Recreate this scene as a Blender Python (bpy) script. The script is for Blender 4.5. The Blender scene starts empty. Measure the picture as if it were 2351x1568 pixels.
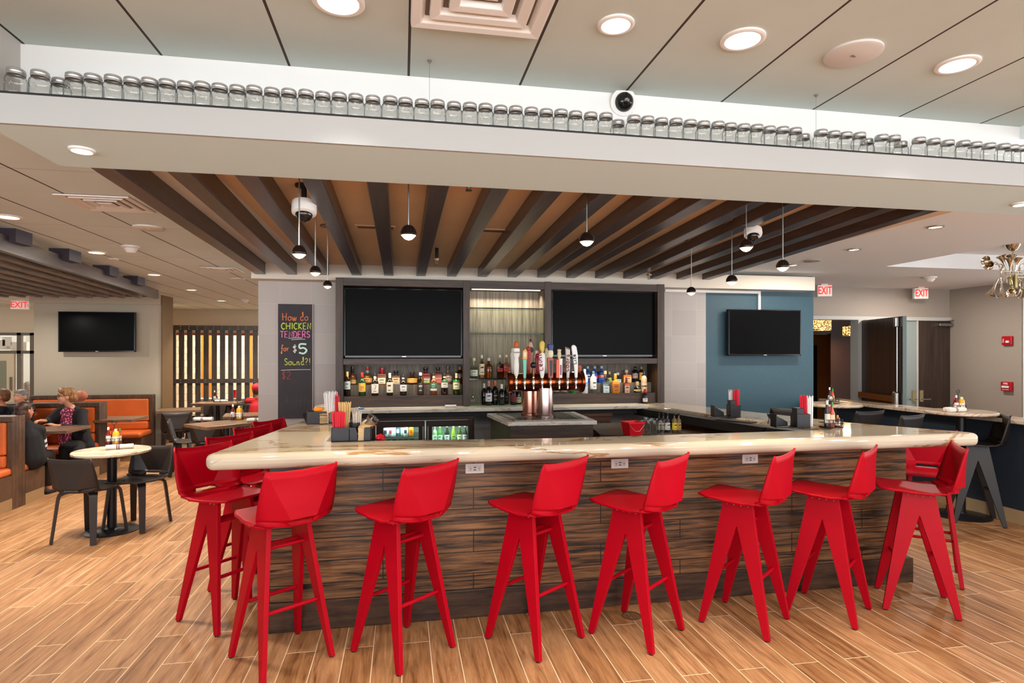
import bpy, math, random
from mathutils import Vector, Matrix
random.seed(7)
PI = math.pi
SC = bpy.context.scene
COL = SC.collection
# ---------------------------------------------------------------- camera geometry (2351 x 1568)
F, CX, HY, H = 1370.0, 1175.5, 812.0, 1.6
TH = math.atan(253 / F)
S_, C_ = math.sin(TH), math.cos(TH)
def Z(px, py, z):                       # pixel -> floor-plan point on the level plane z
    Y = F * (H - z) / (py - HY); X = (px - CX) * Y / F
    return (X * C_ + Y * S_, -X * S_ + Y * C_)
def ray(px):
    X = (px - CX) / F
    return (X * C_ + S_, -X * S_ + C_)
def YW(px, py, y):                      # pixel -> point on the wall plane y
    d = ray(px); t = y / d[1]
    return (d[0] * t, y, H - (py - HY) * t / F)
def XW(px, py, x):
    d = ray(px); t = x / d[0]
    return (x, d[1] * t, H - (py - HY) * t / F)
# ---------------------------------------------------------------- mesh builder
class MB:
    def __init__(s): s.v = []; s.f = []
    def add(s, vs, fs):
        b = len(s.v); s.v += [tuple(p) for p in vs]; s.f += [tuple(b + i for i in q) for q in fs]; return s
    def box(s, x0, x1, y0, y1, z0, z1, M=None):
        vs = [Vector((x, y, z)) for z in (z0, z1) for y in (y0, y1) for x in (x0, x1)]
        if M is not None: vs = [M @ p for p in vs]
        return s.add(vs, [(0, 2, 3, 1), (4, 5, 7, 6), (0, 1, 5, 4), (2, 6, 7, 3), (0, 4, 6, 2), (1, 3, 7, 5)])
    def cbox(s, c, d, rz=0.0, M=None):
        T = Matrix.Translation(Vector(c)) @ Matrix.Rotation(rz, 4, 'Z')
        if M is not None: T = M @ T
        a, b, e = d[0] / 2, d[1] / 2, d[2] / 2
        return s.box(-a, a, -b, b, -e, e, T)
    def prism(s, poly, a, b, ax='z', M=None):   # polygon extruded along an axis
        def P(p, t):
            q = {'z': (p[0], p[1], t), 'y': (p[0], t, p[1]), 'x': (t, p[0], p[1])}[ax]
            q = Vector(q)
            return M @ q if M is not None else q
        n = len(poly)
        vs = [P(p, a) for p in poly] + [P(p, b) for p in poly]
        fs = [tuple(range(n - 1, -1, -1)), tuple(range(n, 2 * n))]
        fs += [(i, (i + 1) % n, n + (i + 1) % n, n + i) for i in range(n)]
        return s.add(vs, fs)
    def lathe(s, prof, n=16, M=None, cap=True, c=(0, 0, 0), sx=1, sy=1):
        vs = []
        for r, z in prof:
            for k in range(n):
                a = 2 * PI * k / n
                p = Vector((c[0] + r * math.cos(a) * sx, c[1] + r * math.sin(a) * sy, c[2] + z))
                vs.append(M @ p if M is not None else p)
        fs = []
        for j in range(len(prof) - 1):
            for k in range(n):
                a = j * n + k; b = j * n + (k + 1) % n
                fs.append((a, b, b + n, a + n))
        if cap:
            fs.append(tuple(range(n - 1, -1, -1))); m = (len(prof) - 1) * n
            fs.append(tuple(range(m, m + n)))
        return s.add(vs, fs)
    def tube(s, pts, r, n=8, cap=True, sq=None):  # sq=(w,t): rectangular section
        pts = [Vector(p) for p in pts]; m = len(pts); vs = []
        up = None
        for i, p in enumerate(pts):
            d = (pts[min(i + 1, m - 1)] - pts[max(i - 1, 0)]).normalized()
            if up is None:
                up = Vector((0, 0, 1)) if abs(d.z) < .9 else Vector((0, 1, 0))
            a = d.cross(up)
            if a.length < 1e-5: a = d.orthogonal()
            a.normalize(); b = a.cross(d).normalized(); up = b
            rr = r[i] if isinstance(r, (list, tuple)) else r
            for k in range(n):
                t = 2 * PI * k / n
                vs.append(p + a * (math.cos(t) * rr) + b * (math.sin(t) * rr))
        fs = []
        for j in range(m - 1):
            for k in range(n):
                a = j * n + k; b = j * n + (k + 1) % n
                fs.append((a, b, b + n, a + n))
        if cap:
            fs.append(tuple(range(n - 1, -1, -1))); fs.append(tuple(range((m - 1) * n, m * n)))
        return s.add(vs, fs)
    def strip(s, pts, side, w, t):     # flat bar bent along pts; side = width direction
        pts = [Vector(p) for p in pts]; side = Vector(side).normalized(); m = len(pts); vs = []
        for i, p in enumerate(pts):
            d = (pts[min(i + 1, m - 1)] - pts[max(i - 1, 0)]).normalized()
            nrm = d.cross(side).normalized()
            ww = (w[i] if isinstance(w, (list, tuple)) else w) / 2
            vs += [p + side * ww + nrm * t / 2, p - side * ww + nrm * t / 2, p - side * ww - nrm * t / 2, p + side * ww - nrm * t / 2]
        fs = [(3, 2, 1, 0), tuple(range(4 * m - 4, 4 * m))]
        for j in range(m - 1):
            for k in range(4):
                a = 4 * j + k; b = 4 * j + (k + 1) % 4
                fs.append((a, b, b + 4, a + 4))
        return s.add(vs, fs)
    def grid(s, rows, skip=None):
        n = len(rows[0]); b = len(s.v)
        for r in rows: s.v += [tuple(p) for p in r]
        for j in range(len(rows) - 1):
            for k in range(n - 1):
                if skip and skip(j, k): continue
                a = b + j * n + k
                s.f.append((a, a + 1, a + 1 + n, a + n))
        return s
    def ball(s, c, r, n=14, m=8, M=None):
        rx, ry, rz = r if isinstance(r, (list, tuple)) else (r, r, r)
        prof = [(max(math.sin(PI * j / m), .001), -math.cos(PI * j / m)) for j in range(m + 1)]
        T = Matrix.Translation(Vector(c))
        if M is not None: T = T @ M
        T = T @ Matrix.Diagonal((rx, ry, rz, 1))
        return s.lathe(prof, n, T, cap=False)
    def capsule(s, a, ra, b, rb, n=12):
        a = Vector(a); b = Vector(b); d = (b - a); L = d.length or 1e-6
        q = d.to_track_quat('Z', 'Y').to_matrix().to_4x4()
        T = Matrix.Translation(a) @ q
        prof = [(max(.0006, ra * math.sin(t)), -ra * math.cos(t)) for t in [PI / 2 * i / 4 for i in range(5)]]
        prof += [(max(.0006, rb * math.cos(t)), L + rb * math.sin(t)) for t in [PI / 2 * i / 4 for i in range(5)]]
        return s.lathe(prof, n, T, cap=False)
    def ribbon(s, pts, w, T, lift=.0):   # flat stroke in the local xz plane, thin slab
        pts = [Vector((p[0], 0, p[1])) for p in pts]; m = len(pts); vs = []
        for i, p in enumerate(pts):
            d = pts[min(i + 1, m - 1)] - pts[max(i - 1, 0)]
            if d.length < 1e-7: d = Vector((1, 0, 0))
            d.normalize(); nn = Vector((-d.z, 0, d.x)) * (w / 2)
            vs += [T @ (p + nn + Vector((0, -lift, 0))), T @ (p - nn + Vector((0, -lift, 0)))]
        return s.add(vs, [(2 * j, 2 * j + 1, 2 * j + 3, 2 * j + 2) for j in range(m - 1)])
    def mesh(s, name, mat, smooth=None):
        me = bpy.data.meshes.new(name)
        me.from_pydata(s.v, [], s.f); me.validate()
        if mat: me.materials.append(mat)
        if smooth:
            me.shade_smooth(); me.set_sharp_from_angle(angle=math.radians(smooth))
        me.update()
        return me
def ob(name, mb, mat, parent=None, smooth=None, bev=None, label=None, cat=None, group=None, kind=None, solid=None, loc=None, rz=None, seg=2):
    me = mb if isinstance(mb, bpy.types.Mesh) else mb.mesh(name, mat, smooth)
    o = bpy.data.objects.new(name, me); COL.objects.link(o)
    if parent is not None: o.parent = parent
    if loc is not None: o.location = loc
    if rz is not None: o.rotation_euler = (0, 0, rz)
    if solid:
        m = o.modifiers.new('solid', 'SOLIDIFY'); m.thickness = solid; m.offset = 0
    if bev:
        m = o.modifiers.new('edge', 'BEVEL'); m.width = bev; m.segments = seg; m.limit_method = 'ANGLE'; m.angle_limit = math.radians(40)
        m.harden_normals = False
    return tag(o, label, cat, group, kind)
def tag(o, label=None, cat=None, group=None, kind=None):
    if label: o['label'] = label
    if cat: o['category'] = cat
    if group: o['group'] = group
    if kind: o['kind'] = kind
    return o
def thing(name, label, cat, loc=(0, 0, 0), rz=0.0, group=None):
    o = bpy.data.objects.new(name, None); COL.objects.link(o)
    o.empty_display_size = .1; o.location = loc; o.rotation_euler = (0, 0, rz)
    return tag(o, label, cat, group)
def kids(o): return [c for c in bpy.data.objects if c.parent == o]
KIDS = {}
def dup(o, loc, rz, label=None, group=None):
    if o.name not in KIDS: KIDS[o.name] = [(c, kids(c)) for c in kids(o)]
    r = o.copy(); COL.objects.link(r); r.location = loc; r.rotation_euler = (0, 0, rz)
    if label: r['label'] = label
    if group: r['group'] = group
    for c, gs in KIDS[o.name]:
        k = c.copy(); COL.objects.link(k); k.parent = r
        for g in gs:
            q = g.copy(); COL.objects.link(q); q.parent = k
    return r
def struct(name, mb, mat, **k): return ob(name, mb, mat, kind='structure', **k)
def smoothpath(pts, n=6):
    out = []
    P = [pts[0]] + list(pts) + [pts[-1]]
    for i in range(1, len(P) - 2):
        for k in range(n):
            t = k / n
            out.append(tuple(.5 * (2 * P[i][d] + (P[i + 1][d] - P[i - 1][d]) * t + (2 * P[i - 1][d] - 5 * P[i][d] + 4 * P[i + 1][d] - P[i + 2][d]) * t * t + (3 * P[i][d] - P[i - 1][d] - 3 * P[i + 1][d] + P[i + 2][d]) * t ** 3) for d in range(len(P[i]))))
    out.append(tuple(pts[-1]))
    return out
# ---------------------------------------------------------------- materials
def lin(c):
    if isinstance(c, str):
        c = [int(c[i:i + 2], 16) / 255 for i in (0, 2, 4)]
        c = [x / 12.92 if x <= .04045 else ((x + .055) / 1.055) ** 2.4 for x in c]
    return (c[0], c[1], c[2], 1)
class NM:
    def __init__(s, name):
        s.m = bpy.data.materials.new(name); s.m.use_nodes = True
        s.t = s.m.node_tree; s.n = s.t.nodes; s.l = s.t.links
        s.b = s.n['Principled BSDF']; s.out = s.n['Material Output']
    def new(s, t, **k):
        q = s.n.new(t)
        for a, v in k.items(): setattr(q, a, v)
        return q
    def link(s, a, b): s.l.new(a, b)
    def coords(s, scale=(1, 1, 1), rot=(0, 0, 0), loc=(0, 0, 0), src='Object'):
        c = s.new('ShaderNodeTexCoord'); mp = s.new('ShaderNodeMapping')
        mp.inputs['Scale'].default_value = scale; mp.inputs['Rotation'].default_value = rot; mp.inputs['Location'].default_value = loc
        s.link(c.outputs[src], mp.inputs['Vector']); return mp.outputs['Vector']
    def noise(s, vec, scale, detail=4, rough=.5, dist=0):
        q = s.new('ShaderNodeTexNoise'); q.inputs['Scale'].default_value = scale; q.inputs['Detail'].default_value = detail
        q.inputs['Roughness'].default_value = rough; q.inputs['Distortion'].default_value = dist
        s.link(vec, q.inputs['Vector']); return q.outputs['Fac']
    def ramp(s, fac, stops, interp='LINEAR'):
        q = s.new('ShaderNodeValToRGB'); e = q.color_ramp.elements; q.color_ramp.interpolation = interp
        while len(e) < len(stops): e.new(.5)
        for i, (p, c) in enumerate(stops): e[i].position = p; e[i].color = lin(c)
        s.link(fac, q.inputs['Fac']); return q.outputs['Color']
    def mix(s, fac, a, b, mode='MIX'):
        q = s.new('ShaderNodeMix', data_type='RGBA', blend_type=mode)
        for i, v in ((0, fac), (6, a), (7, b)):
            if isinstance(v, bpy.types.NodeSocket): s.link(v, q.inputs[i])
            elif i == 0: q.inputs[0].default_value = v
            else: q.inputs[i].default_value = lin(v)
        return q.outputs[2]
    def math(s, op, a, b=None):
        q = s.new('ShaderNodeMath', operation=op)
        for i, v in ((0, a), (1, b)):
            if v is None: continue
            if isinstance(v, bpy.types.NodeSocket): s.link(v, q.inputs[i])
            else: q.inputs[i].default_value = v
        return q.outputs[0]
    def bump(s, h, dist=.002, strength=.5):
        q = s.new('ShaderNodeBump'); q.inputs['Distance'].default_value = dist; q.inputs['Strength'].default_value = strength
        s.link(h, q.inputs['Height']); s.link(q.outputs['Normal'], s.b.inputs['Normal'])
    def col(s, c):
        if isinstance(c, bpy.types.NodeSocket): s.link(c, s.b.inputs['Base Color'])
        else: s.b.inputs['Base Color'].default_value = lin(c)
        return s
    def set(s, **k):
        for a, v in k.items(): s.b.inputs[a.replace('_', ' ')].default_value = v
        return s
def plain(name, c, rough=.5, metal=0.0, spec=.5, vary=.0, vs=8.0, trans=0.0, ior=1.45, coat=0.0, emit=None, es=0.0):
    q = NM(name)
    if vary:
        a = lin(c); f = q.noise(q.coords(), vs, 3)
        q.col(q.ramp(f, [(.3, tuple(x * (1 - vary) for x in a[:3])), (.7, tuple(min(1, x * (1 + vary)) for x in a[:3]))]))
    else: q.col(c)
    q.set(Roughness=rough, Metallic=metal, IOR=ior)
    q.b.inputs['Specular IOR Level'].default_value = spec
    if trans: q.b.inputs['Transmission Weight'].default_value = trans
    if coat: q.b.inputs['Coat Weight'].default_value = coat; q.b.inputs['Coat Roughness'].default_value = .05
    if emit: q.b.inputs['Emission Color'].default_value = lin(emit); q.b.inputs['Emission Strength'].default_value = es
    return q.m
def wood(name, dark, light, scale, rough=.45, plank=None, seam='120a06', axis='xz', bumpd=.001, contrast=(.32, .68), seamw=.003, off=.4):
    q = NM(name); v = q.coords(scale)
    a = q.noise(v, 1.0, 6, .62, .6); c = q.ramp(a, [(contrast[0], dark), (contrast[1], light)])
    fine = q.noise(v, 5.0, 4, .7); c = q.mix(.35, c, q.ramp(fine, [(.35, '404040'), (.65, 'ffffff')]), 'MULTIPLY')
    if plank:
        tc = q.new('ShaderNodeTexCoord'); sp = q.new('ShaderNodeSeparateXYZ'); q.link(tc.outputs['Object'], sp.inputs[0])
        cb = q.new('ShaderNodeCombineXYZ')
        ax = {'x': sp.outputs[0], 'y': sp.outputs[1], 'z': sp.outputs[2]}
        if axis[0] == 'w': q.link(q.math('ADD', ax['x'], ax['y']), cb.inputs[0])
        else: q.link(ax[axis[0]], cb.inputs[0])
        q.link(ax[axis[1]], cb.inputs[1])
        br = q.new('ShaderNodeTexBrick'); br.offset = off; br.offset_frequency = 2
        q.link(cb.outputs[0], br.inputs['Vector']); br.inputs['Scale'].default_value = 1
        br.inputs['Brick Width'].default_value = plank[0]; br.inputs['Row Height'].default_value = plank[1]
        br.inputs['Mortar Size'].default_value = seamw; br.inputs['Mortar Smooth'].default_value = 0
        br.inputs['Color1'].default_value = (.62, .62, .62, 1); br.inputs['Color2'].default_value = (1, 1, 1, 1); br.inputs['Mortar'].default_value = (.8, .8, .8, 1)
        c = q.mix(1.0, c, br.outputs['Color'], 'MULTIPLY')
        c = q.mix(br.outputs['Fac'], c, seam)
    q.col(c); q.set(Roughness=rough); q.bump(a, bumpd, .4)
    return q.m
def thin_glass(name, tint='ffffff', base=.03, ior=1.45, edge=None):
    q = NM(name); tr = q.new('ShaderNodeBsdfTransparent'); tr.inputs[0].default_value = lin(tint)
    gl = q.new('ShaderNodeBsdfGlossy'); gl.inputs['Roughness'].default_value = .03
    fr = q.new('ShaderNodeLayerWeight'); fr.inputs[0].default_value = .5
    if edge:
        q.link(q.ramp(fr.outputs['Facing'], [(.0, tint), (.45, tint), (.85, edge), (1, edge)]), tr.inputs[0])
    mx = q.new('ShaderNodeMixShader'); q.link(q.math('ADD', q.math('MULTIPLY', q.math('POWER', fr.outputs['Facing'], 2.6), .6), base), mx.inputs[0])
    q.link(tr.outputs[0], mx.inputs[1]); q.link(gl.outputs[0], mx.inputs[2]); q.link(mx.outputs[0], q.out.inputs[0])
    return q.m
def ceil_mat(name, c, x0, dx, w, y0=None, dy=1.4, wy=.004, dark='3a2a20', vary=.03):
    q = NM(name); tc = q.new('ShaderNodeTexCoord'); sp = q.new('ShaderNodeSeparateXYZ'); q.link(tc.outputs['Object'], sp.inputs[0])
    def lines(s, a, d, ww):
        f = q.math('FRACT', q.math('DIVIDE', q.math('ADD', s, -a + 100 * d), d))
        return q.math('LESS_THAN', q.math('MINIMUM', f, q.math('SUBTRACT', 1.0, f)), ww / d / 2)
    a = lin(c); n = q.noise(q.coords(), 3, 5)
    base = q.ramp(n, [(.3, tuple(x * (1 - vary) for x in a[:3])), (.7, tuple(x * (1 + vary) for x in a[:3]))])
    m = lines(sp.outputs[0], x0, dx, w)
    base = q.mix(m, base, dark)
    if y0 is not None: base = q.mix(q.math('MULTIPLY', lines(sp.outputs[1], y0, dy, wy), .5), base, dark)
    q.col(base); q.set(Roughness=.85); return q.m

M = {}
# floor: wood-look planks running away from the windows
q = NM('plank_floor')
tc = q.new('ShaderNodeTexCoord'); sp = q.new('ShaderNodeSeparateXYZ'); q.link(tc.outputs['Object'], sp.inputs[0])
cb = q.new('ShaderNodeCombineXYZ'); q.link(sp.outputs[1], cb.inputs[0]); q.link(sp.outputs[0], cb.inputs[1])
br = q.new('ShaderNodeTexBrick'); br.offset = .36; br.offset_frequency = 2; q.link(cb.outputs[0], br.inputs['Vector'])
for k, v_ in (('Scale', 1), ('Brick Width', .92), ('Row Height', .152), ('Mortar Size', .0022), ('Mortar Smooth', .1), ('Bias', 0)): br.inputs[k].default_value = v_
br.inputs['Color1'].default_value = lin('aa7b50'); br.inputs['Color2'].default_value = lin('c99a70'); br.inputs['Mortar'].default_value = lin('d8bc94')
# grain shifted from plank to plank
off = q.new('ShaderNodeVectorMath', operation='MULTIPLY_ADD'); q.link(br.outputs['Color'], off.inputs[0]); off.inputs[1].default_value = (40, 9, 0)
q.link(q.coords((22, 1.6, 1)), off.inputs[2])
g1 = q.noise(off.outputs[0], 1.0, 7, .62, 1.2); g2 = q.noise(off.outputs[0], 4.0, 3, .6)
c_ = q.mix(1.0, br.outputs['Color'], q.ramp(g1, [(.28, '957a62'), (.5, 'e2d8ce'), (.72, 'ffffff')]), 'MULTIPLY')
c_ = q.mix(.25, c_, q.ramp(g2, [(.35, '707070'), (.6, 'ffffff')]), 'MULTIPLY')
c_ = q.mix(br.outputs['Fac'], c_, 'e2cba8'); q.col(c_); q.set(Roughness=.5); q.b.inputs['Specular IOR Level'].default_value = .35; q.bump(br.outputs['Fac'], -.001, .5); M['floor'] = q.m
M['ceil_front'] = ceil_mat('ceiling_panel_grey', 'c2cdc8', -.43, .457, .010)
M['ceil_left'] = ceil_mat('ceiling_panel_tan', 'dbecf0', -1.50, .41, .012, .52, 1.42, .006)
M['ceil_beam'] = plain('ceiling_brown', 'd6bb9c', .8, vary=.05, vs=2)
M['white_paint'] = plain('white_paint', 'e4e4e2', .7)
M['fascia'] = plain('fascia_paint', 'a6a7a6', .7)
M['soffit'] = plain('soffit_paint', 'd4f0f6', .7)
M['ceil_right'] = plain('ceiling_white', 'e6eaec', .8)
M['greige'] = plain('greige_paint', 'b0a896', .75, vary=.03, vs=1.5)
M['cream'] = plain('cream_paint', 'd8ccb4', .75)
M['taupe'] = plain('taupe_wallcovering', '9d9288', .7, vary=.04, vs=60)
M['black'] = plain('black_plastic', '17161a', .4)
M['matte_black'] = plain('matte_black', '1b1a1a', .65)
M['chrome'] = plain('chrome', 'd8d8d8', .12, 1)
M['steel'] = plain('brushed_steel', 'a9a7a3', .32, 1)
M['nickel'] = plain('polished_nickel', 'd3c7b4', .1, 1)
q = NM('wall_tile'); br = q.new('ShaderNodeTexBrick'); br.offset = 0
tc = q.new('ShaderNodeTexCoord'); sp = q.new('ShaderNodeSeparateXYZ'); q.link(tc.outputs['Object'], sp.inputs[0]); cb = q.new('ShaderNodeCombineXYZ'); q.link(sp.outputs[0], cb.inputs[0]); q.link(sp.outputs[2], cb.inputs[1]); q.link(cb.outputs[0], br.inputs['Vector'])
for k, v_ in (('Scale', 1), ('Brick Width', .3), ('Row Height', .3), ('Mortar Size', .0015)): br.inputs[k].default_value = v_
br.inputs['Color1'].default_value = lin('a49d99'); br.inputs['Color2'].default_value = lin('aca5a1'); br.inputs['Mortar'].default_value = lin('b9b3ae')
q.col(br.outputs['Color']); q.set(Roughness=.5); M['tile'] = q.m
M['blue'] = plain('slate_blue_wallcovering', '33505d', .55, vary=.06, vs=40)
M['navy'] = plain('navy_paint', '27303c', .6)
M['bar_wood'] = wood('bar_planks', '1c0d06', 'b07c50', (2.4, 2.4, 52), .42, (1.35, .131), '0c0603', 'wz', .0015, contrast=(.37, .64))
M['plinth_wood'] = wood('bar_plinth', '1c0f09', '5a3c28', (3, 3, 30), .45)
M['cab_wood'] = wood('cabinet_wood', '20130c', '553b2a', (30, 30, 2.2), .45)
M['cab_wood_h'] = wood('cabinet_wood_cross', '20130c', '553b2a', (2.2, 30, 30), .45)
M['pale_wood'] = wood('weathered_veneer', '5c4c3c', 'a3927c', (38, 38, 1.3), .5, contrast=(.3, .62))
M['niche_wood'] = wood('bottle_niche_wood', '4a3e35', '85786c', (30, 30, 2), .55)
M['beam'] = wood('ceiling_beam_wood', '2b2022', '4a3c40', (40, 2, 40), .3)
M['slat'] = wood('slat_wood', '574a40', '8d7d6e', (30, 2, 30), .5)
M['screen_wood'] = wood('screen_wood', '3a322e', '5b504a', (30, 30, 2), .5)
M['booth_wood'] = wood('booth_wood', '3a2618', '6a4a32', (24, 3, 3), .45)
M['table_wood'] = wood('table_wood', '5a4030', '96755a', (3, 30, 30), .3)
# veined stone of the bar top
def marble(name, a, vein, sc=1.0, rough=.06):
    q = NM(name); v = q.coords((.55 * sc, 3.0 * sc, 3.0 * sc))
    w1 = q.noise(v, .8, 6, .6, 1.8)
    band = q.math('ABSOLUTE', q.math('SUBTRACT', w1, .5))
    c = q.ramp(band, [(.0, vein), (.004, vein), (.022, a), (1, a)])
    w2 = q.noise(q.coords((.9 * sc, 2.2 * sc, 4 * sc), loc=(7, 3, 1)), 1.4, 8, .65, 2.5)
    c = q.mix(q.ramp(w2, [(.63, '000000'), (.66, '707070'), (.69, '303030'), (.75, '101010')]), c, vein)
    q.col(c); q.set(Roughness=rough, IOR=1.6); return q.m
M['stone'] = marble('bar_stone', 'c8bba6', 'a07a52', .8)
M['stone_white'] = marble('back_counter_stone', 'dcd6cd', 'b8aa9a', 1.6, .2)
M['ledge_stone'] = marble('ledge_stone', 'cdbba6', 'a98260', 1.5, .15)
M['red'] = plain('red_lacquer', 'ac0019', .45, spec=.2)
M['ebony'] = plain('ebony_lacquer', '211b18', .42)
M['dark_seat'] = plain('dark_stained_ply', '2b2320', .42)
M['orange_vinyl'] = plain('orange_vinyl', 'd0652c', .42, vary=.06, vs=5)
M['kick'] = plain('booth_plinth', '9c7c56', .5, vary=.08, vs=4)
M['baseboard'] = plain('beige_baseboard', 'b59a76', .5)
M['glass'] = thin_glass('clear_glass')
M['jar_glass'] = thin_glass('jar_glass', 'fdfefd', .07, 1.55, '9a9e9e')
M['shelf_glass'] = thin_glass('shelf_glass', 'dfe9e2', .04)
M['tvscreen'] = plain('tv_screen', '060607', .3, spec=.06)
M['lamp_on'] = plain('lit_lamp', 'ffffff', .5, emit='fff2df', es=5)
M['lamp_soft'] = plain('lit_lamp_soft', 'ffffff', .5, emit='ffd9a0', es=4)
M['white_plastic'] = plain('white_plastic', 'e6e4e0', .45)
M['chalkboard'] = plain('chalkboard', '37343a', .75, vary=.12, vs=6)
M['copper'] = plain('aged_copper', '8a4526', .25, 1, vary=.35, vs=7)
M['rose_copper'] = plain('rose_copper', 'd79a86', .2, 1)
M['exit_red'] = plain('exit_letters', 'e02a2e', .5, emit='ff2020', es=.7)
M['exit_face'] = plain('exit_face', 'eadcd3', .5, emit='ffd8cc', es=.25)
M['orange_paint'] = plain('orange_paint', 'd8812f', .6)
# ================================================================ the setting
ZC = 2.52; ZB = 2.480
struct('floor', MB().box(-14, 14, -5, 18, -.1, 0), M['floor'])
# front coffer above the drinkers' side
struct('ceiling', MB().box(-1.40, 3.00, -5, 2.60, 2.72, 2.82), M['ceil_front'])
struct('wall_coffer', MB().box(-1.52, -1.40, -5, 2.24, ZC, 2.82).box(-1.52, -1.355, 2.241, 2.60, 2.462, 2.82), plain('coffer_grey', 'b9b4ae', .7))
struct('ceiling', MB().box(3.00, 12, -5, 2.71, 2.66, 2.76), M['ceil_right'])
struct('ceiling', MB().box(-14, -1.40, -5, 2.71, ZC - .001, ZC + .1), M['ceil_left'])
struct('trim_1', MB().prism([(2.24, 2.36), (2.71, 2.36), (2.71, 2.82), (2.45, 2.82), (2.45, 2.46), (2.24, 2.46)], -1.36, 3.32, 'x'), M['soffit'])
struct('trim_2', MB().box(-1.36, 3.32, 2.236, 2.25, 2.3595, 2.4585), M['fascia'])
struct('trim_14', MB().box(-1.36, 3.32, 2.443, 2.451, 2.467, 2.72), M['white_paint'])
struct('trim_3', MB().box(-1.36, 3.32, 2.236, 2.445, 2.4585, 2.4665), M['matte_black'])
# ceilings behind the jar shelf
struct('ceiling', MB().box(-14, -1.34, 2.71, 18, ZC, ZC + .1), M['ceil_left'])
struct('ceiling', MB().box(-1.34, -.90, 2.71, 6.3, ZB, ZC + .1), M['white_paint'])
struct('ceiling', MB().box(-.90, 3.36, 2.71, 6.3, ZB, ZC + .1), M['ceil_beam'])
rx, ry = Z(2034, 611.5, ZC)
m_ = MB().box(3.36, 12, ry, 10, ZC, ZC + .1).box(3.36, rx, 2.71, ry, ZC, ZC + .1)
m_.box(rx, 12, 2.71, ry, ZC + .16, ZC + .26).box(rx - .02, rx, 2.71, ry, ZC + .1, ZC + .17).box(rx, 12, ry, ry + .02, ZC + .1, ZC + .17)
struct('ceiling', m_, M['ceil_right'])
struct('ceiling', MB().box(-1.34, 12, 6.3, 18, ZC + .001, ZC + .1), M['cream'])
# wall behind the bar
XL, XT, XB = -1.405, 3.415, 4.80
struct('wall_bar', MB().box(XL, XT, 6.30, 6.55, 0, 2.45), M['tile'])
struct('wall_blue', MB().box(XT, XB, 6.31, 6.55, 0, 2.45), M['blue'])
struct('trim_4', MB().box(XL - .02, YW(1871, 650, 6.1)[0], 6.10, 6.32, 2.325, ZB - .001), plain('header_paint', 'd6cdbf', .7))
a = YW(1745, 672, 6.3); b = YW(1745, 712, 6.3)
cc = MB().box(XT - .5, a[0], 6.285, 6.309, 2.296, 2.324).box(a[0] - .03, a[0], 6.285, 6.309, b[2], 2.296)
ob('cable_channel', cc, M['white_plastic'], label='white surface cable channel bending down to the TV on the blue wall', cat='cable channel')
# left: TV wall, far walls, kitchen
TX0, TX1 = YW(78, 700, 10.24)[0], YW(371, 700, 10.24)[0]
struct('wall_booth', MB().box(TX0, TX1, 10.24, 10.62, 0, ZC), M['greige'])
struct('trim_5', MB().box(TX0 - .04, TX1 + .0, 10.20, 10.24, 2.37, 2.515), M['greige'])
struct('trim_6', MB().box(TX1, TX1 + .02, 10.22, 10.66, 0, ZC), plain('brown_panel', '6e5433', .6))
struct('baseboard_booth', MB().box(TX1, TX1 + .035, 10.20, 10.66, 0, .16).box(TX0, TX1 + .035, 10.20, 10.24, 0, .16), M['baseboard'])
struct('wall_north', MB().box(-7, 1.5, 13.3, 13.42, 2.02, ZC), M['cream'])
q = NM('kitchen_tile'); br = q.new('ShaderNodeTexBrick'); tc = q.new('ShaderNodeTexCoord'); sp = q.new('ShaderNodeSeparateXYZ'); q.link(tc.outputs['Object'], sp.inputs[0]); cb = q.new('ShaderNodeCombineXYZ'); q.link(sp.outputs[0], cb.inputs[0]); q.link(sp.outputs[2], cb.inputs[1]); q.link(cb.outputs[0], br.inputs['Vector'])
for k, v_ in (('Scale', 1), ('Brick Width', .36), ('Row Height', .16), ('Mortar Size', .006)): br.inputs[k].default_value = v_
br.inputs['Color1'].default_value = lin('e9dfc8'); br.inputs['Color2'].default_value = lin('f1e8d4'); br.inputs['Mortar'].default_value = lin('b9a98c')
q.col(br.outputs['Color']); q.set(Roughness=.3)
struct('wall_kitchen', MB().box(-8, 1.5, 15.4, 15.5, 0, ZC), q.m)
for p0, p1 in ((384, 394), (460, 487), (566, 577)):
    x0, x1 = YW(p0, 800, 15.3)[0], YW(p1, 800, 15.3)[0]
    struct('trim_7', MB().box(x0, x1, 15.36, 15.4, .5, 2.3), M['orange_paint'])
struct('trim_8', MB().box(-7, 1.5, 13.28, 13.32, 1.98, 2.03), plain('rust_trim', 'b5502a', .6))
struct('wall_serving', MB().box(-4.2, 1.2, 13.4, 13.6, 0, .62), wood('fluted_panel', '6a6058', 'b0a598', (40, 40, 1), .6))
struct('trim_9', MB().box(-4.2, 1.2, 13.34, 13.66, .62, .66), M['white_paint'])
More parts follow.
